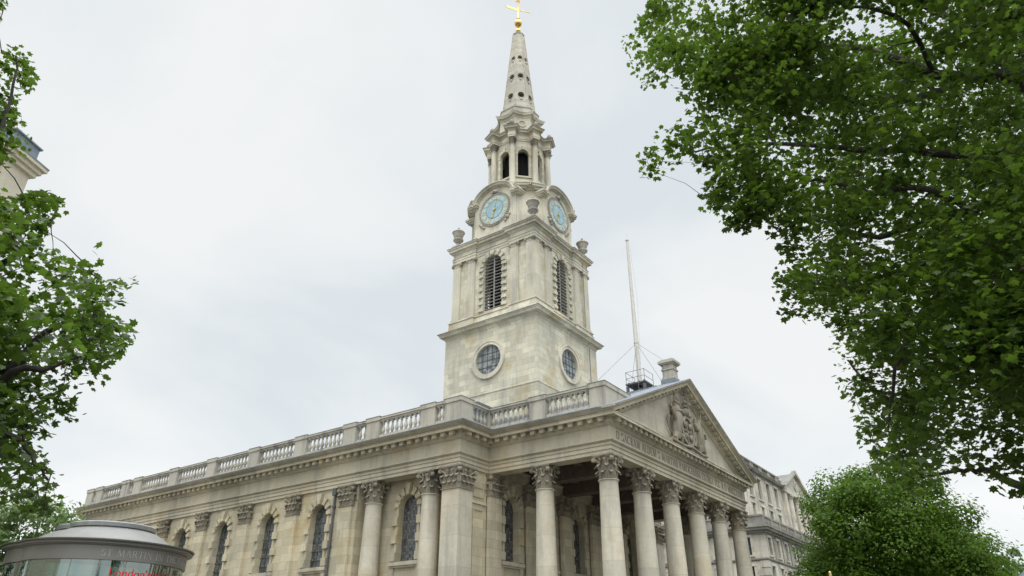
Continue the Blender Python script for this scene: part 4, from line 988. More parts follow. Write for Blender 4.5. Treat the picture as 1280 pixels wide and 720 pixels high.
# ------------------------------------------------------------------ glass pavilion
PX, PY, PR = -14.2, 18.35, 3.36
pav = thing('glass_pavilion', 'round glass entrance pavilion with a bronze fascia and shallow domed roof beside the church', 'pavilion', (PX, PY, 0))
def lobe(cx, cy, R_, dz=0, nm=True):
    L1 = lambda pr, m, n='x', nn=72: part(n, MB().lathe([(max(.02, r*R_/3.36), z+dz) for r, z in pr], cx, cy, nn, cap=False), M[m], pav)
    L1([(3.30,5.42),(3.40,5.42),(3.40,5.98),(3.30,5.98)], 'bronze', 'fascia')
    L1([(3.36,5.981),(3.48,5.99),(3.50,6.03),(3.60,6.04),(3.62,6.09),(3.55,6.11),(3.56,6.15),(3.66,6.16),(3.68,6.21),(3.45,6.26)], 'bronze', 'eaves')
    L1([(3.50,6.25),(2.85,6.29),(2.72,6.36),(2.45,6.58),(2.15,6.78),(1.85,6.92),(1.62,6.99),(1.60,7.02),(.02,7.08)], 'bronze2', 'roof')
    L1([(1.70,6.96),(1.80,7.0),(1.84,7.16),(1.78,7.20),(1.60,7.20),(1.54,7.12),(1.56,7.0)], 'zinc', 'roof_ring')
    L1([(3.30,.25),(3.30,5.42)], 'glazing', 'glass_wall')
    L1([(3.38,.02),(3.38,.24),(3.2,.25)], 'bronze', 'plinth')
    for i in range(20):
        a = 2*PI*(i+.35)/20; mb = MB(); q = R_/3.36
        mb.tube([(cx+3.285*q*math.cos(a), cy+3.285*q*math.sin(a), z) for z in (.25, 5.41+dz)], .02, 6); part('glazing_joint', mb, M['bronze'], pav)
lobe(PX, PY, PR); lobe(PX-.10, PY+1.0, 3.36, -.03)
mb = MB(); mb.lathe([(1.2,.02),(1.2,5.4)], PX, PY, 24); part('inner_core', mb, plain('green_grey_core', (.10,.15,.12), .6), pav)
mb = MB(); mb.lathe([(3.2,5.36),(3.2,5.41)], PX, PY, 40); part('soffit', mb, M['white'], pav)
def cyl(R_, a_mid): return lambda s, d, z: (PX+(R_+d)*math.cos(a_mid+s/R_), PY+(R_+d)*math.sin(a_mid+s/R_), z)
t = 'ST MARTIN IN THE FIELDS'; mb = MB(); h = .27; arc_len = 3.40*rad(82.5); stq = arc_len/(text_width(t)*h)
pos = 0
for wd in t.split(' '):
    mb = MB(); lettering(mb, cyl(3.40, rad(-119.5)), wd, h, pos, 5.56, stq, -.004, .012, .13, .06); part('lettering', mb, M['letter'], pav); pos += (text_width(wd)+.12+GL[' '][1]+.12)*h*stq
def font_text(body, h, mapf, s0, z0, name, mat, parent, squeeze=1.):
    c = bpy.data.curves.new(name, 'FONT'); c.body = body; c.size = 1; c.extrude = 0; c.resolution_u = 4
    o = bpy.data.objects.new(name, c); COL.objects.link(o); bpy.context.view_layer.update()
    me = bpy.data.meshes.new_from_object(o.evaluated_get(bpy.context.evaluated_depsgraph_get())); bpy.data.objects.remove(o)
    mb = MB(); vs = [v.co.copy() for v in me.vertices]; k = h/.72
    mb.add([mapf(s0+v.x*k*squeeze, .01, z0+v.y*k) for v in vs]+[mapf(s0+v.x*k*squeeze, .018, z0+v.y*k) for v in vs], [])
    n = len(vs); base = [tuple(p.vertices) for p in me.polygons]
    mb.f = [tuple(f) for f in base]+[tuple(n+i for i in f) for f in base]; return part(name, mb, mat, parent)
font_text("London's hidden", .34, cyl(3.30, rad(-112)), 0, 4.80, 'window_lettering', M['red'], pav, 1.02)

# ------------------------------------------------------------------ office building across the street
SX, SY, SU = 40.0, 5.1, 6.6
ofb = thing('office_building', 'long pale stone office building with a columned attic storey behind the church portico', 'building', (SX+15, SY+12, 0))
XE = 84.
Flo, Fup, Fsd = FF(SY), FF(SU), FL(SX)
mb = MB(); win = []
hz = []; wl = []
for i in range(15):
    x = SX+1.35+2.62*i
    for z0, z1 in ((9.75-1.9, 9.78), (10.95-.2, 12.35), (4.4,6.4)): hz.append((x-.42, x+.42, z0, z1, 'rect'))
Flo.wall(mb, SX, XE, 0, 13.0, hz, 0, .35)
sh = []
for i in range(8):
    y = SY+1.9+2.55*i
    for z0, z1 in ((7.85,9.75),(10.75,12.35),(4.4,6.4)): sh.append((y-.55, y+.55, z0, z1, 'rect'))
Fsd.wall(mb, SY, SY+24, 0, 13.0, sh, 0, .35)
uz = []; UPX = [43.15+2.85*i for i in range(4)]+[66.5+2.85*i for i in range(6)]
for x in UPX: uz += [(x-.55, x+.55, 16.85, 19.0, 'rect'), (x-.45, x+.45, 14.9, 16.1, 'rect')]
Fup.wall(mb, SX+1.2, 54.2, 13, 19.7, [h for h in uz if h[1] < 54], 0, .35); Fup.wall(mb, 64.2, XE, 13, 19.7, [h for h in uz if h[0] > 64], 0, .35)
Fus = FL(SX+1.2); us = []
for i in range(7):
    y = SU+2.2+2.55*i; us += [(y-.5,y+.5,16.85,19.0,'rect'),(y-.45,y+.45,14.3,16.1,'rect')]
Fus.wall(mb, SU, SU+21, 13, 19.7, us, 0, .35)
mb.add([(SX,SY,13),(XE,SY,13),(XE,SY+24,13),(SX,SY+24,13)], [(0,1,2,3)]); mb.add([(SX+1.2,SU,19.7),(XE,SU,19.7),(XE,SU+21,19.7),(SX+1.2,SU+21,19.7)], [(0,1,2,3)])
# the recessed loggia behind the attic columns
mb.box(54.2,55.0,SU-.35,SU+2.2,13,19.6); mb.box(63.4,64.2,SU-.35,SU+2.2,13,19.6); mb.box(54.2,64.2,SU+2.2,SU+2.6,13,19.6)
part('wall', mb, M['sah'], ofb)
def sash(F, a, b, z0, z1, k=0, trim=True):
    m = MB(); F.box(m, a, b, -.33, -.28, z0, z1); w = part('window', m, M['pane'], ofb)
    m = MB(); F.box(m, a, a+.07, -.279, -.20, z0, z1); F.box(m, b-.07, b, -.279, -.20, z0, z1); F.box(m, a, b, -.278, -.21, (z0+z1)/2-.04, (z0+z1)/2+.04); F.box(m, (a+b)/2-.025, (a+b)/2+.025, -.277, -.22, z0, z1)
    part('sash_bar', m, M['bars'] if k else M['pipe'], w)
    if trim:
        m = MB(); F.box(m, a-.18, a-.002, .001, .06, z0, z1); F.box(m, b+.002, b+.18, .001, .06, z0, z1); F.box(m, a-.22, b+.22, .001, .10, z1+.001, z1+.22); F.box(m, a-.22, b+.22, .001, .14, z0-.16, z0-.001); part('surround', m, M['sah'], w)
for h in hz: sash(Flo, *h[:4])
for h in sh: sash(Fsd, *h[:4])
for h in uz: sash(Fup, *h[:4])
for h in us: sash(Fus, *h[:4])
# string courses, main cornice, parapet
LP = [(SX,SY+24),(SX,SY),(XE,SY)]
mb = MB(); mb.sweep(LP, [(-.2,10.2),(.06,10.2),(.14,10.3),(.14,10.4),(.02,10.46),(-.2,10.46)])
mb.sweep(LP, [(-.3,12.5),(.05,12.5),(.10,12.65),(.30,12.72),(.30,12.85),(.55,12.9),(.58,13.05),(.7,13.15),(.7,13.22),(-.3,13.35)])
part('cornice', mb, M['sahg'], ofb)
mb = MB(); mb.sweep(LP, [(-.35,13.3),(.05,13.3),(.05,13.55),(0,13.6),(0,14.2),(.08,14.24),(.08,14.4),(-.35,14.4)])
for i in range(16): Flo.box(mb, SX+.1+2.62*i, SX+.75+2.62*i, .001, .07, 13.5, 14.22)
for i in range(16): Flo.box(mb, SX+.95+2.62*i, SX+2.5+2.62*i, .002, .03, 13.75, 14.1)
part('parapet', mb, M['sahg'], ofb)
UP = [(SX+1.2,SU+21),(SX+1.2,SU),(XE,SU)]
mb = MB(); mb.sweep(UP, [(-.2,19.25),(.05,19.25),(.08,19.4),(.35,19.5),(.38,19.62),(.45,19.7),(-.2,19.75)]); part('upper_cornice', mb, M['sahg'], ofb)
mb = MB()
for a, b in ((SX+1.2,54.1),(64.3,XE)):
    Fup.box(mb, a, b, -.35, 0, 19.76, 19.98); Fup.box(mb, a, b, -.38, .03, 20.55, 20.7)
    x = a
    while x < b-1: Fup.box(mb, x, x+1.1, -.34, -.01, 19.981, 20.549); x += 2.85
    x = a+1.1
    while x < b: 
        for j in range(6): Fup.box(mb, x+.15+.27*j, x+.26+.27*j, -.25, -.12, 19.981, 20.549)
        x += 2.85
Fus.box(mb, SU, SU+21, -.35, 0, 19.76, 20.7); part('roof_balustrade', mb, M['sahg'], ofb)
for x in (56.6, 59.2, 61.8):
    m = MB(); m.lathe([(.52,13.9),(.52,14.1),(.42,14.2),(.42,15),(.36,18.6),(.45,18.7),(.50,18.9)], x, SU-.1, 20); m.box(x-.5,x+.5,SU-.6,SU+.4,18.9,19.1); part('column', m, M['sah'], ofb)
m = MB(); Fup.box(m, 54.0, 64.4, -2.2, .45, 19.11, 19.7); Fup.slab(m, [(53.7,19.71),(64.7,19.71),(59.2,22.1)], -3, .3)
Fup.slab(m, [(53.5,19.7),(53.9,19.7),(59.2,22.0),(59.2,22.45)], .301, .7); Fup.slab(m, [(64.9,19.7),(64.5,19.7),(59.2,22.0),(59.2,22.45)], .301, .7)
Fup.ring(m, (59.2,20.6), .35, .6, .30, .42, 16); part('pediment', m, M['sah'], ofb)
m = MB()
for i in range(14):
    w = .95 if i % 2 == 0 else .7
    Flo.box(m, SX-.05, SX+w, .001, .06, .5+.7*i, 1.1+.7*i); Fsd.box(m, SY-.0, SY+w, .001, .06, .5+.7*i, 1.1+.7*i)
part('quoins', m, M['sah'], ofb)
for i in range(10): m = MB(); Flo.box(m, SX+2.5+2.62*i, SX+2.8+2.62*i, .001, .08, 10.5, 12.48); part('pilaster_strip', m, M['sahg'], ofb)

# ------------------------------------------------------------------ cream building far left
A = np.array([math.sin(rad(62.6)), math.cos(rad(62.6))]); Bn = np.array([A[1], -A[0]])
tip = at(61, 213, 40); zt = float(tip[2]); c0 = tip[:2]-A*.5-Bn*1.0
cb_ = thing('corner_building', 'cream rendered building with a slate mansard roof rising behind the left tree', 'building', (float(c0[0]), float(c0[1]), 0))
Fc = Fr((float(c0[0]), float(c0[1])), (-A[0],-A[1]), (Bn[0],Bn[1]))
mb = MB(); hs = []
for i in range(5):
    for z in (zt-3.4, zt-7.2, zt-11): hs.append((3.0+2.9*i, 4.2+2.9*i, z-.6, z+1.6, 'rect'))
Fc.wall(mb, 0, 16, 0, zt-.5, hs, 0, .3)
E1 = Fc.P(0,0,0); 
mb.add([Fc.P(0,0,0),Fc.P(0,-8,0),Fc.P(0,-8,zt-.5),Fc.P(0,0,zt-.5)], [(0,1,2,3)]); mb.add([Fc.P(0,-8,0),Fc.P(16,-8,0),Fc.P(16,-8,zt-.5),Fc.P(0,-8,zt-.5)], [(0,1,2,3)]); mb.add([Fc.P(16,-8,0),Fc.P(16,0,0),Fc.P(16,0,zt-.5),Fc.P(16,-8,zt-.5)], [(0,1,2,3)])
Fc.box(mb, 0, 1.6, .001, .5, 0, zt-.52)
part('wall', mb, M['cream'], cb_)
mb = MB(); 
for d, z0, z1 in ((.2,zt-.75,zt-.5),(.34,zt-.5,zt-.25),(.5,zt-.25,zt-.05)): Fc.box(mb, -d, 16, -8-d, d, z0+.001, z1); Fc.box(mb, -d, 1.6+d, d, d+.5, z0+.001, z1)
part('cornice', mb, M['cream'], cb_)
mb = MB(); Fc.box(mb, -.53, 16, -8.5, .53, zt-.049, zt+.03); Fc.box(mb, -.53, 2.13, .531, 1.03, zt-.049, zt+.03)
mb.prism([Fc.P(.3,-.3,zt+.03),Fc.P(16,-.3,zt+.03),Fc.P(16,-7.7,zt+.03),Fc.P(.3,-7.7,zt+.03)], [Fc.P(1.3,-1.5,zt+3.2),Fc.P(16,-1.5,zt+3.2),Fc.P(16,-6.5,zt+3.2),Fc.P(1.3,-6.5,zt+3.2)])
Fc.box(mb, .2, 1.9, -1.6, .75, zt+.031, zt+.85); Fc.box(mb, .1, 2.0, -1.7, .85, zt+.851, zt+.93)
part('mansard_roof', mb, plain('pale_slate', (.22,.26,.30), .5, var=.15), cb_)
for h in hs:
    m = MB(); Fc.box(m, h[0], h[1], -.28, -.22, h[2], h[3]); w = part('window', m, M['pane'], cb_)
    m = MB(); a, b, z0, z1 = h[:4]; Fc.box(m, a-.2, a-.002, .001, .08, z0, z1); Fc.box(m, b+.002, b+.2, .001, .08, z0, z1); Fc.box(m, a-.3, b+.3, .001, .2, z1+.001, z1+.3); Fc.box(m, a-.25, b+.25, .001, .15, z0-.2, z0-.001); part('surround', m, M['cream'], w)

# far glazed hall behind the lower left trees
g0 = at(-40, 655, 72); g1 = at(100, 683, 72)
gd = np.array([g1[0]-g0[0], g1[1]-g0[1]]); gl_ = np.linalg.norm(gd); gd /= gl_
hall = thing('glazed_roof_hall', 'distant building with a long grey ribbed glass roof behind the small left tree', 'building', (float(g0[0]), float(g0[1]), 0))
Fg = Fr((g0[0], g0[1]), (gd[0], gd[1]), (gd[1], -gd[0])); zt2 = 12.3
mb = MB(); Fg.box(mb, -6, gl_+8, -12, 0, 0, zt2-3.2); part('wall', mb, M['cream'], hall)
mb = MB(); n = 60; Lh = gl_+14
for i in range(n):
    s0 = -6+Lh*i/n; s1 = -6+Lh*(i+.85)/n; z = zt2-(s0+6)/Lh*1.8
    mb.add([Fg.P(s0,0,zt2-3.1),Fg.P(s1,0,zt2-3.1),Fg.P(s1,-2,z-.4),Fg.P(s0,-2,z-.4),Fg.P(s1,-6,z),Fg.P(s0,-6,z),Fg.P(s1,-12,zt2-3.1),Fg.P(s0,-12,zt2-3.1)], [(0,1,2,3),(3,2,4,5),(5,4,6,7)])
part('glass_roof', mb, plain('far_roof_glass', (.42,.48,.52), .25, metal=.2, var=.25, nscale=1.5), hall)
mb = MB()
for i in range(n): s1 = -6+Lh*(i+.87)/n; z = zt2-(s1+6)/Lh*1.8; mb.tube([Fg.P(s1,0,zt2-3.1),Fg.P(s1,-2,z-.36),Fg.P(s1,-6,z+.05)], .09, 5)
part('roof_ribs', mb, M['white'], hall)

# ------------------------------------------------------------------ ground
mb = MB(); mb.add([(-900,-900,-.13),(900,-900,-.13),(900,900,-.13),(-900,900,-.13)], [(0,1,2,3)]); structure('ground', mb, M['asphalt'])
mb = MB(); mb.box(-60,28,-5.5,60,-.12,0); structure('pavement', mb, M['paving'])
mb = MB(); mb.box(-60,28.3,-5.8,-5.501,-.12,.004); structure('kerb', mb, M['kerb'])
mb = MB(); mb.box(-60,60,-60,-13.5,-.12,0); structure('square_paving', mb, M['paving'])
mb = MB(); mb.add([(-200,-13.45,-.126),(200,-13.45,-.126),(200,-5.85,-.126),(-200,-5.85,-.126)], [(0,1,2,3)]); structure('road', mb, M['asphalt'])
mb = MB()
for i in range(30): mb.add([(-60+4*i,-9.7,-.122),(-58+4*i,-9.7,-.122),(-58+4*i,-9.6,-.122),(-60+4*i,-9.6,-.122)], [(0,1,2,3)])
structure('road_marking', mb, M['paint'])

# ------------------------------------------------------------------ street lamps (only their tops reach into the picture)
def lamp(P, label):
    x, y, zt = map(float, P); o = thing('street_lamp', label, 'street lamp', (x, y, 0), 'street lamps')
    m = MB(); m.lathe([(.22,0),(.22,.5),(.12,.7),(.08,1.0),(.05,zt-1.0),(.12,zt-.95)], x, y, 12); part('post', m, M['iron'], o)
    m = MB(); m.lathe([(.13,zt-.95),(.24,zt-.42),(.24,zt-.40)], x, y, 8); part('lantern_glass', m, plain('lamp_glass', (.6,.6,.55), .2), o)
    m = MB(); m.lathe([(.30,zt-.40),(.26,zt-.33),(.12,zt-.22),(.08,zt-.18)], x, y, 12); part('lantern_cap', m, M['slate'], o)
    m = MB(); m.lathe([(.04,zt-.18),(.045,zt-.14),(.045,zt-.03),(.02,zt)], x, y, 10); part('gilt_finial', m, M['vanegold'], o)
lamp(at(1282, 702, 22), 'street lamp with a dark cap and gilt finial, at the right edge of the picture'); lamp(at(1037, 714, 30), 'street lamp whose gilt finial shows in front of the large round tree')

# ------------------------------------------------------------------ foliage
LEAF = []
for i, (a, r) in enumerate(((-90,.18),(-58,.42),(-30,.36),(-8,.62),(14,.50),(42,.86),(62,.58),(90,1.05),(118,.58),(138,.86),(166,.50),(188,.62),(210,.36),(238,.42))): LEAF.append((r*math.cos(rad(a)), r*math.sin(rad(a))))
LEAF = np.array([(0, .12, .05)]+[(x, y+.1, -.10*abs(x)-.06*(y > .6)) for x, y in LEAF])
LF = np.array([(0, 1+i, 1+(i+1)%14) for i in range(14)])
LEAFS = np.array([(0,-.5,0),(.42,-.05,-.07),(.22,.5,-.02),(0,.75,-.1),(-.22,.5,-.02),(-.42,-.05,-.07),(0,.1,.06)])
LFS = np.array([(6,i,(i+1)%6) for i in range(6)])
def leaves(name, pos, size, mat, parent, rng, simple=False, tilt=.7, droop=.35, out=None):
    T, Fc_ = (LEAFS, LFS) if simple else (LEAF, LF)
    n = len(pos); nor = rng.normal(0, tilt, (n,3)); nor[:,2] = np.abs(nor[:,2])*.5+.75
    if out is not None: nor += out*droop
    nor /= np.linalg.norm(nor, axis=1)[:,None]
    d = rng.normal(0, 1, (n,3)); d[:,2] -= .9; d -= (d*nor).sum(1)[:,None]*nor; d /= np.linalg.norm(d, axis=1)[:,None]+1e-9
    s = np.cross(d, nor)
    sz = size*(.6+.7*rng.random(n))
    V_ = pos[:,None,:]+sz[:,None,None]*(T[None,:,0,None]*s[:,None,:]+T[None,:,1,None]*d[:,None,:]+T[None,:,2,None]*nor[:,None,:])
    k = len(T); V_ = V_.reshape(-1,3); Fa = (Fc_[None]+np.arange(n)[:,None,None]*k).reshape(-1,3)
    me = bpy.data.meshes.new(name); me.vertices.add(len(V_)); me.vertices.foreach_set('co', V_.astype(np.float32).ravel())
    me.loops.add(Fa.size); me.loops.foreach_set('vertex_index', Fa.astype(np.int32).ravel())
    me.polygons.add(len(Fa)); me.polygons.foreach_set('loop_start', np.arange(0, Fa.size, 3, dtype=np.int32))
    me.update(calc_edges=True); me.validate(); me.materials.append(mat)
    return put(name, me, parent)
def inpoly(u, v, poly):
    c = False; n = len(poly); j = n-1
    for i in range(n):
        xi, yi = poly[i]; xj, yj = poly[j]
        if (yi > v) != (yj > v) and u < (xj-xi)*(v-yi)/(yj-yi)+xi: c = not c
        j = i
    return c
def edge_dist(u, v, poly):
    P = np.array(poly, float); Q = np.roll(P, -1, 0); d = Q-P; w = np.array([u,v])-P
    t = np.clip((w*d).sum(1)/(d*d).sum(1), 0, 1); return np.sqrt(((w-d*t[:,None])**2).sum(1).min())
def branches(mb, nodes, tips, rng, r_tip=.006, r_lim=.05, maxl=1e9, rec=None):
    """nodes: list of (point, radius) on the limbs; joins every tip to the nearest node or twig"""
    NP = [np.array(p) for p, r in nodes]; NR = [r for p, r in nodes]
    tips = sorted(tips, key=lambda t: min(np.linalg.norm(np.array(NP[:len(nodes)])-t, axis=1)))
    for t in tips:
        A_ = np.array(NP); k = int(np.argmin(np.linalg.norm(A_-t, axis=1))); p = A_[k]; L_ = np.linalg.norm(t-p)
        if L_ < .05 or L_ > maxl: continue
        mid = (p+t)/2+rng.normal(0, .045*L_, 3)+np.array([0,0,.06*L_]); r0 = min(NR[k]*.7, r_lim, .008+.011*L_)
        pts = [p, (p+mid)/2+rng.normal(0,.02*L_,3), mid, (mid+t)/2, t]
        mb.tube(pts, [r0, r0*.85, r0*.65, r0*.45, r_tip], 5)
        if rec is not None: rec += pts[2:4]
        for q, r in ((mid, r0*.65), ((mid+t)/2, r0*.45), (t, r_tip)): NP.append(np.array(q)); NR.append(max(r, r_tip*1.3))
def limb(mb, pts, r0, r1, nodes, rng, sub=5):
    P = [np.array(p, float) for p in pts]; out = []
    for i in range(len(P)-1):
        a = P[i-1] if i else P[i]; b, c = P[i], P[i+1]; d = P[i+2] if i+2 < len(P) else P[i+1]
        for k in range(sub):
            t = k/sub; out.append(.5*((2*b)+(c-a)*t+(2*a-5*b+4*c-d)*t*t+(3*b-a-3*c+d)*t**3)+rng.normal(0,.012,3))
    out.append(P[-1]); n = len(out); rs = [r0+(r1-r0)*i/(n-1) for i in range(n)]
    mb.tube(out, rs, 9)
    for q, r in zip(out, rs): nodes.append((q, r))
def near_tree(root, trunk_pts, trunk_r, limbs, poly, depth, ntw, per, tw_r, leaf_size, mat, seed, margin=14, off=None, noff=0, sparse=None, fruit=0, edge_keep=.5, gaps=.12):
    rng = np.random.default_rng(seed); wood = MB(); nodes = []
    limb(wood, trunk_pts, trunk_r[0], trunk_r[1], nodes, rng); part('trunk', wood, M['bark'], root)
    wood = MB(); nodes = nodes[-1:]
    for pts, r0, r1 in limbs: limb(wood, pts, r0, r1, nodes, rng)
    us = [p[0] for p in poly]; vs = [p[1] for p in poly]; tips = []; tries = 0
    while len(tips) < ntw and tries < 40000:
        tries += 1
        u, v = rng.uniform(min(us), max(us)), rng.uniform(min(vs), max(vs))
        if not inpoly(u, v, poly) or edge_dist(u, v, poly) < margin*rng.uniform(.0,1.2): continue
        if sparse and rng.random() > sparse(u, v): continue
        ed = edge_dist(u, v, poly)
        if ed < 55 and rng.random() > edge_keep: continue
        D = depth(u, v, rng); q = at(u, v, D)
        if gaps and math.sin(q[0]*2.3+q[2]*.7)*math.sin(q[1]*2.1-q[2]*.5)*math.sin(q[2]*2.5+q[0]*.4) > gaps: continue
        tips.append(q)
    extra = []
    if off is not None:
        for _ in range(noff):
            q = off(rng); w_ = (q-CAMP)@_F; u, v = proj(q)
            if math.dist(q, CAMP) < 5.5 or (w_ > 0 and -60 < u < 1340 and -60 < v < 780): continue
            extra.append(q)
    P = []; 
    for t in tips:
        n = int(per*rng.uniform(.6,1.4)); r = tw_r*rng.uniform(.6,1.3); pu, pv = proj(t); Dt = math.hypot(*(t-CAMP)[:2]); rm = (edge_dist(pu, pv, poly)+9)*Dt/FPX
        if rm < r: n = max(9, int(n*max(.3, (rm/r)**1.1))); r = rm
        d = rng.normal(0, 1, (n,3))*np.array([1,1,.7]); d /= np.linalg.norm(d,axis=1)[:,None]+1e-9; q = t+d*(r*rng.random((n,1))**.5); 
        for x in q:
            u, v = proj(x)
            if inpoly(u, v, poly) or (edge_dist(u, v, poly) < 5 and rng.random() < .5): P.append(x)
    for t in extra:
        n = int(per*.8); d = rng.normal(0, .5, (n,3))
        for x in t+d*tw_r*1.6:
            if math.dist(x, CAMP) < 4.5: continue
            w_ = (x-CAMP)@_F; u, v = proj(x)
            if w_ > 0 and -40 < u < 1320 and -40 < v < 760 and not inpoly(u, v, poly): continue
            P.append(x)
    rec = []; branches(wood, nodes, tips+extra, rng, maxl=1.4, rec=rec); part('limb', wood, M['bark'], root)
    for q in rec:
        for x in q+rng.normal(0, .09, (5,3)):
            u, v = proj(x)
            if inpoly(u, v, poly) and math.dist(x, CAMP) > 5: P.append(x)
    P = np.array(P); leaves('crown', P, leaf_size, mat, root, rng)
    if fruit:
        m = MB()
        for i in rng.choice(len(P), fruit, replace=False):
            p = P[i]; m.ball(tuple(p-np.array([0,0,.12])), .02, 8, 6); m.tube([tuple(p), tuple(p-np.array([0,0,.1]))], .003, 4)
        part('seed_ball', m, M['fruit'], root)['kind'] = 'stuff'
# right-hand plane tree
polyR = [(822,-60),(805,10),(780,38),(774,55),(779,82),(800,98),(806,118),(832,122),(830,150),(812,165),(799,192),(803,222),(828,226),(846,206),(866,205),(884,222),(874,240),(884,268),(905,288),(936,290),(973,306),(984,326),(952,340),(950,376),(975,380),(960,408),(985,415),(1012,398),(1048,412),(1006,445),(1012,470),(1046,478),(1066,510),(1072,560),(1096,590),(1130,612),(1155,622),(1190,632),(1216,628),(1226,640),(1252,655),(1270,662),(1330,680),(1420,600),(1420,-120),(1000,-160)]
def depR(u, v, rng):
    base = 9.5+2.2*math.sin(u*.011+v*.006)+1.5*math.sin(v*.017-1.0)
    return float(np.clip(base+rng.normal(0, 2.2), 7.2, 16))
def spR(u, v):
    if v > 560 and u > 1170: return .34
    if v > 430 and u > 1180: return .62
    return 1.
tr0 = at(1560, 500, 12); tr0[2] = 0
def P3(u, v, D): return at(u, v, D)
base = np.array([tr0[0], tr0[1], 0.]); fork = base+np.array([.1,.3,5.2])
trR = thing('plane_tree', 'large leafy plane tree whose dark boughs hang in from the right over the portico', 'tree', tuple(base), 'plane trees')
limR = [([fork, P3(1420,330,11.5), P3(1290,252,11), P3(1215,262,10.6), P3(1150,280,10.3), P3(1085,297,10.2), P3(1010,270,10.5)], .13, .018),
        ([fork+np.array([0,0,.5]), P3(1400,200,11), P3(1282,105,10.5), P3(1225,95,10.5), P3(1170,92,10), P3(1080,62,10), P3(960,60,10.5), P3(860,70,11)], .15, .018),
        ([fork, P3(1400,420,11.5), P3(1290,360,11), P3(1200,330,10), P3(1110,350,9.6), P3(1040,380,9.5)], .10, .014),
        ([fork-np.array([0,0,.5]), P3(1420,600,12), P3(1300,612,11.5), P3(1235,590,11), P3(1200,588,11), P3(1150,598,10.5)], .09, .012),
        ([P3(1290,252,11), P3(1230,200,10), P3(1150,190,9.5), P3(1050,185,9.5), P3(940,180,10), P3(860,190,10.2)], .08, .014),
        ([P3(1290,360,11), P3(1240,430,10.5), P3(1180,480,10), P3(1110,500,10), P3(1060,450,10)], .07, .012),
        ([P3(1282,105,10.5), P3(1200,30,10.5), P3(1100,-10,10.5), P3(980,-20,10.5)], .08, .014),
        ([P3(1225,95,10.5), P3(1150,120,9), P3(1080,130,8.6), P3(1000,110,8.6), P3(930,120,9)], .05, .012),
        ([P3(1215,262,10.6), P3(1150,235,9), P3(1090,240,8.7), P3(1020,225,8.7), P3(950,240,9)], .05, .010),
        ([P3(1290,360,11), P3(1230,300,8.6), P3(1150,330,8.3), P3(1080,390,8.3)], .05, .010),
        ([P3(1200,330,10), P3(1150,400,8.7), P3(1120,460,8.6), P3(1110,540,8.9)], .045, .010),
        ([P3(1170,92,10), P3(1120,20,8.8), P3(1030,10,8.8), P3(930,20,9)], .04, .010),
        ([fork+np.array([0,0,.5]), base+np.array([.3,.1,9]), base+np.array([-.5,-.6,13])], .2, .06)]
def offR(rng):
    d = rng.normal(0,1,3); d /= np.linalg.norm(d); return base+np.array([1.5,-1.5,9.5])+d*np.array([5,5,4])*rng.random()**.4
near_tree(trR, [base, base+np.array([.05,.1,2.5]), fork], (.48,.30), limR, polyR, depR, 1200, 58, .42, .062, M['leafR'], 11, off=offR, noff=110, sparse=spR, fruit=170)
# left-hand plane tree
polyL = [(12,-60),(10,6),(4,20),(-30,30),(-30,52),(22,56),(34,70),(47,96),(44,110),(22,122),(26,150),(37,172),(34,192),(18,202),(-10,212),(-10,236),(24,240),(62,238),(84,250),(82,266),(60,284),(46,296),(50,312),(66,306),(80,318),(104,330),(118,306),(124,296),(146,302),(128,322),(118,338),(140,346),(176,344),(175,358),(150,366),(158,376),(130,384),(128,398),(158,402),(182,420),(158,428),(152,446),(138,450),(130,462),(160,478),(162,494),(142,490),(112,486),(96,498),(110,516),(90,530),(64,540),(48,560),(60,580),(76,598),(80,628),(62,646),(30,642),(18,625),(-60,640),(-260,600),(-260,-60)]
def depL(u, v, rng): return float(np.clip(7.2+.8*math.sin(v*.013+u*.01)+rng.normal(0, .8), 5., 10))
baseL = at(-420, 600, 8.5); baseL[2] = 0; forkL = baseL+np.array([0,0,3.2])
trL = thing('plane_tree', 'leafy plane tree reaching in from the left edge in front of the cream building', 'tree', tuple(baseL), 'plane trees')
limL = [([forkL, P3(-150,560,8), P3(0,470,7.4), P3(40,430,7.3), P3(95,400,7.2), P3(150,410,7.2)], .075, .010),
        ([forkL, P3(-150,640,8), P3(0,478,7.2), P3(60,460,7), P3(110,440,7)], .06, .009),
        ([forkL, P3(-150,300,8), P3(-20,200,7.6), P3(15,120,7.6), P3(20,70,7.6)], .035, .008),
        ([forkL, P3(-120,420,8), P3(0,330,7.4), P3(45,300,7.2), P3(70,262,7.1)], .06, .010),
        ([forkL, P3(-150,560,7.6), P3(-10,540,7), P3(35,560,6.8), P3(60,600,6.8)], .05, .009),
        ([forkL, baseL+np.array([0,.2,7]), baseL+np.array([.4,0,10])], .14, .04)]
def offL(rng):
    d = rng.normal(0,1,3); d /= np.linalg.norm(d); return baseL+np.array([-.5,.5,7.2])+d*np.array([3.4,3.4,3.2])*rng.random()**.4
near_tree(trL, [baseL, baseL+np.array([0,.05,1.6]), forkL], (.30,.20), limL, polyL, depL, 820, 25, .24, .051, M['leafL'], 23, margin=2, off=offL, noff=110, sparse=lambda u, v: .55+.45*(math.sin(u*.07+v*.05)*math.sin(v*.09-u*.03) > -.25))

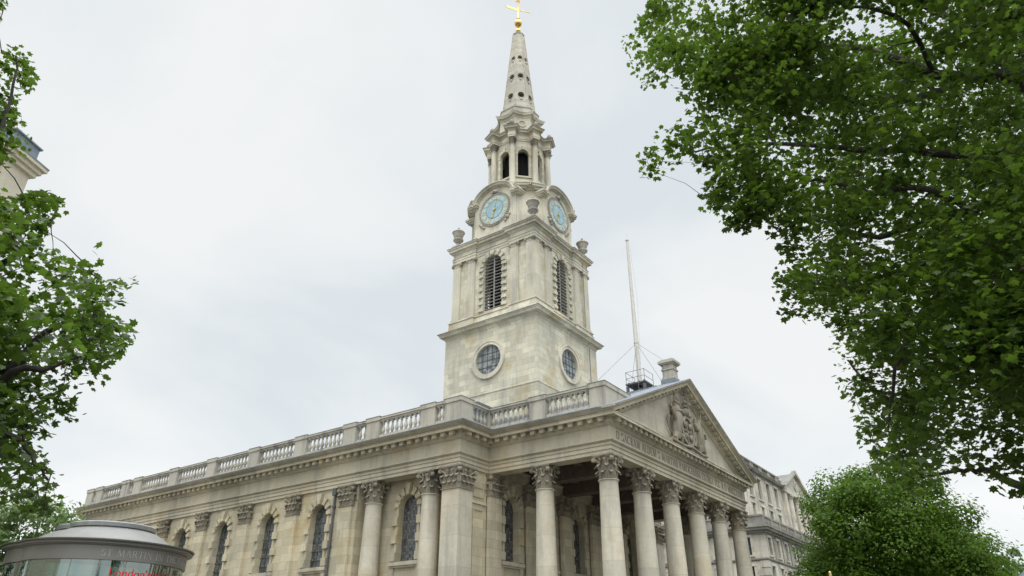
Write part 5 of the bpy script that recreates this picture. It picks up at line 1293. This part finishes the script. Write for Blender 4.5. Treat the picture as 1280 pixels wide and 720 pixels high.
def round_tree(name, label, c, zbase, ztop, rx, n, size, mat, seed, clumps=60, gap=1.):
    rng = np.random.default_rng(seed); o = thing(name, label, 'tree', (c[0], c[1], 0), 'trees beyond the church')
    zc = (zbase+ztop)/2; rz = (ztop-zbase)/2; P = []; tips = []; out = []
    for k in range(clumps):
        zz = 1-2*(k+.5)/clumps*.86; ph = k*2.39996+rng.normal(0,.25); rr_ = math.sqrt(1-zz*zz); d = np.array([rr_*math.cos(ph), rr_*math.sin(ph), zz]); f = rng.uniform(.74,1.05) if k % 4 else rng.uniform(.3,.7)
        cc = np.array([c[0],c[1],zc])+d*np.array([rx,rx,rz])*f*.86; tips.append(cc); r = rx*rng.uniform(.19,.32)*gap
        m = int(n//clumps*rng.uniform(.5,1.5)); e_ = rng.normal(0,1,(m,3)); e_ /= np.linalg.norm(e_,axis=1)[:,None]; e_[:,2] = e_[:,2]*.9+.15
        q = cc+e_*r*(.55+.45*rng.random((m,1)))*np.array([1,1,.75]); q += rng.normal(0, .05*r+.06, (m,3)); P.append(q); out.append(e_)
    w = MB(); nodes = []; b = np.array([c[0],c[1],0.]); limb(w, [b, b+np.array([.1,0,zbase*.6]), b+np.array([0,.2,zbase+rz*.7])], .03*ztop, .012*ztop, nodes, rng); part('trunk', w, M['bark'], o)
    w = MB(); branches(w, nodes, tips, rng, .015, .12); part('limb', w, M['bark'], o)
    leaves('crown', np.vstack(P), size, mat, o, rng, True, .7, 1.5, np.vstack(out))
c = at(1100, 640, 50); round_tree('broadleaf_tree', 'full round green tree in front of the office building, between it and the hanging boughs', c[:2], -1.5, 13.6, 5.7, 80000, .16, M['leafM'], 5, 130)
c = at(1190, 690, 58); round_tree('broadleaf_tree', 'lower right shoulder tree of mid green leaves beside the full round tree', c[:2], -.5, 10.9, 2.9, 24000, .14, M['leafM'], 6, 70)
c = at(1252, 705, 64); round_tree('broadleaf_tree', 'small thin-leaved tree low in the right corner with sky showing through', c[:2], 3, 9.6, 2.0, 2600, .2, M['leafF'], 8, 24)
c = at(1282, 715, 66); round_tree('broadleaf_tree', 'pale green tree cut by the right edge of the picture', c[:2], 3, 9.0, 2.2, 3200, .2, M['leafF'], 9, 24)
c = at(12, 700, 42); round_tree('broadleaf_tree', 'pale yellow-green tree low at the left behind the glass pavilion', c[:2], 2.5, 9.6, 3.2, 9000, .16, M['leafF'], 12, 50, 1.05)
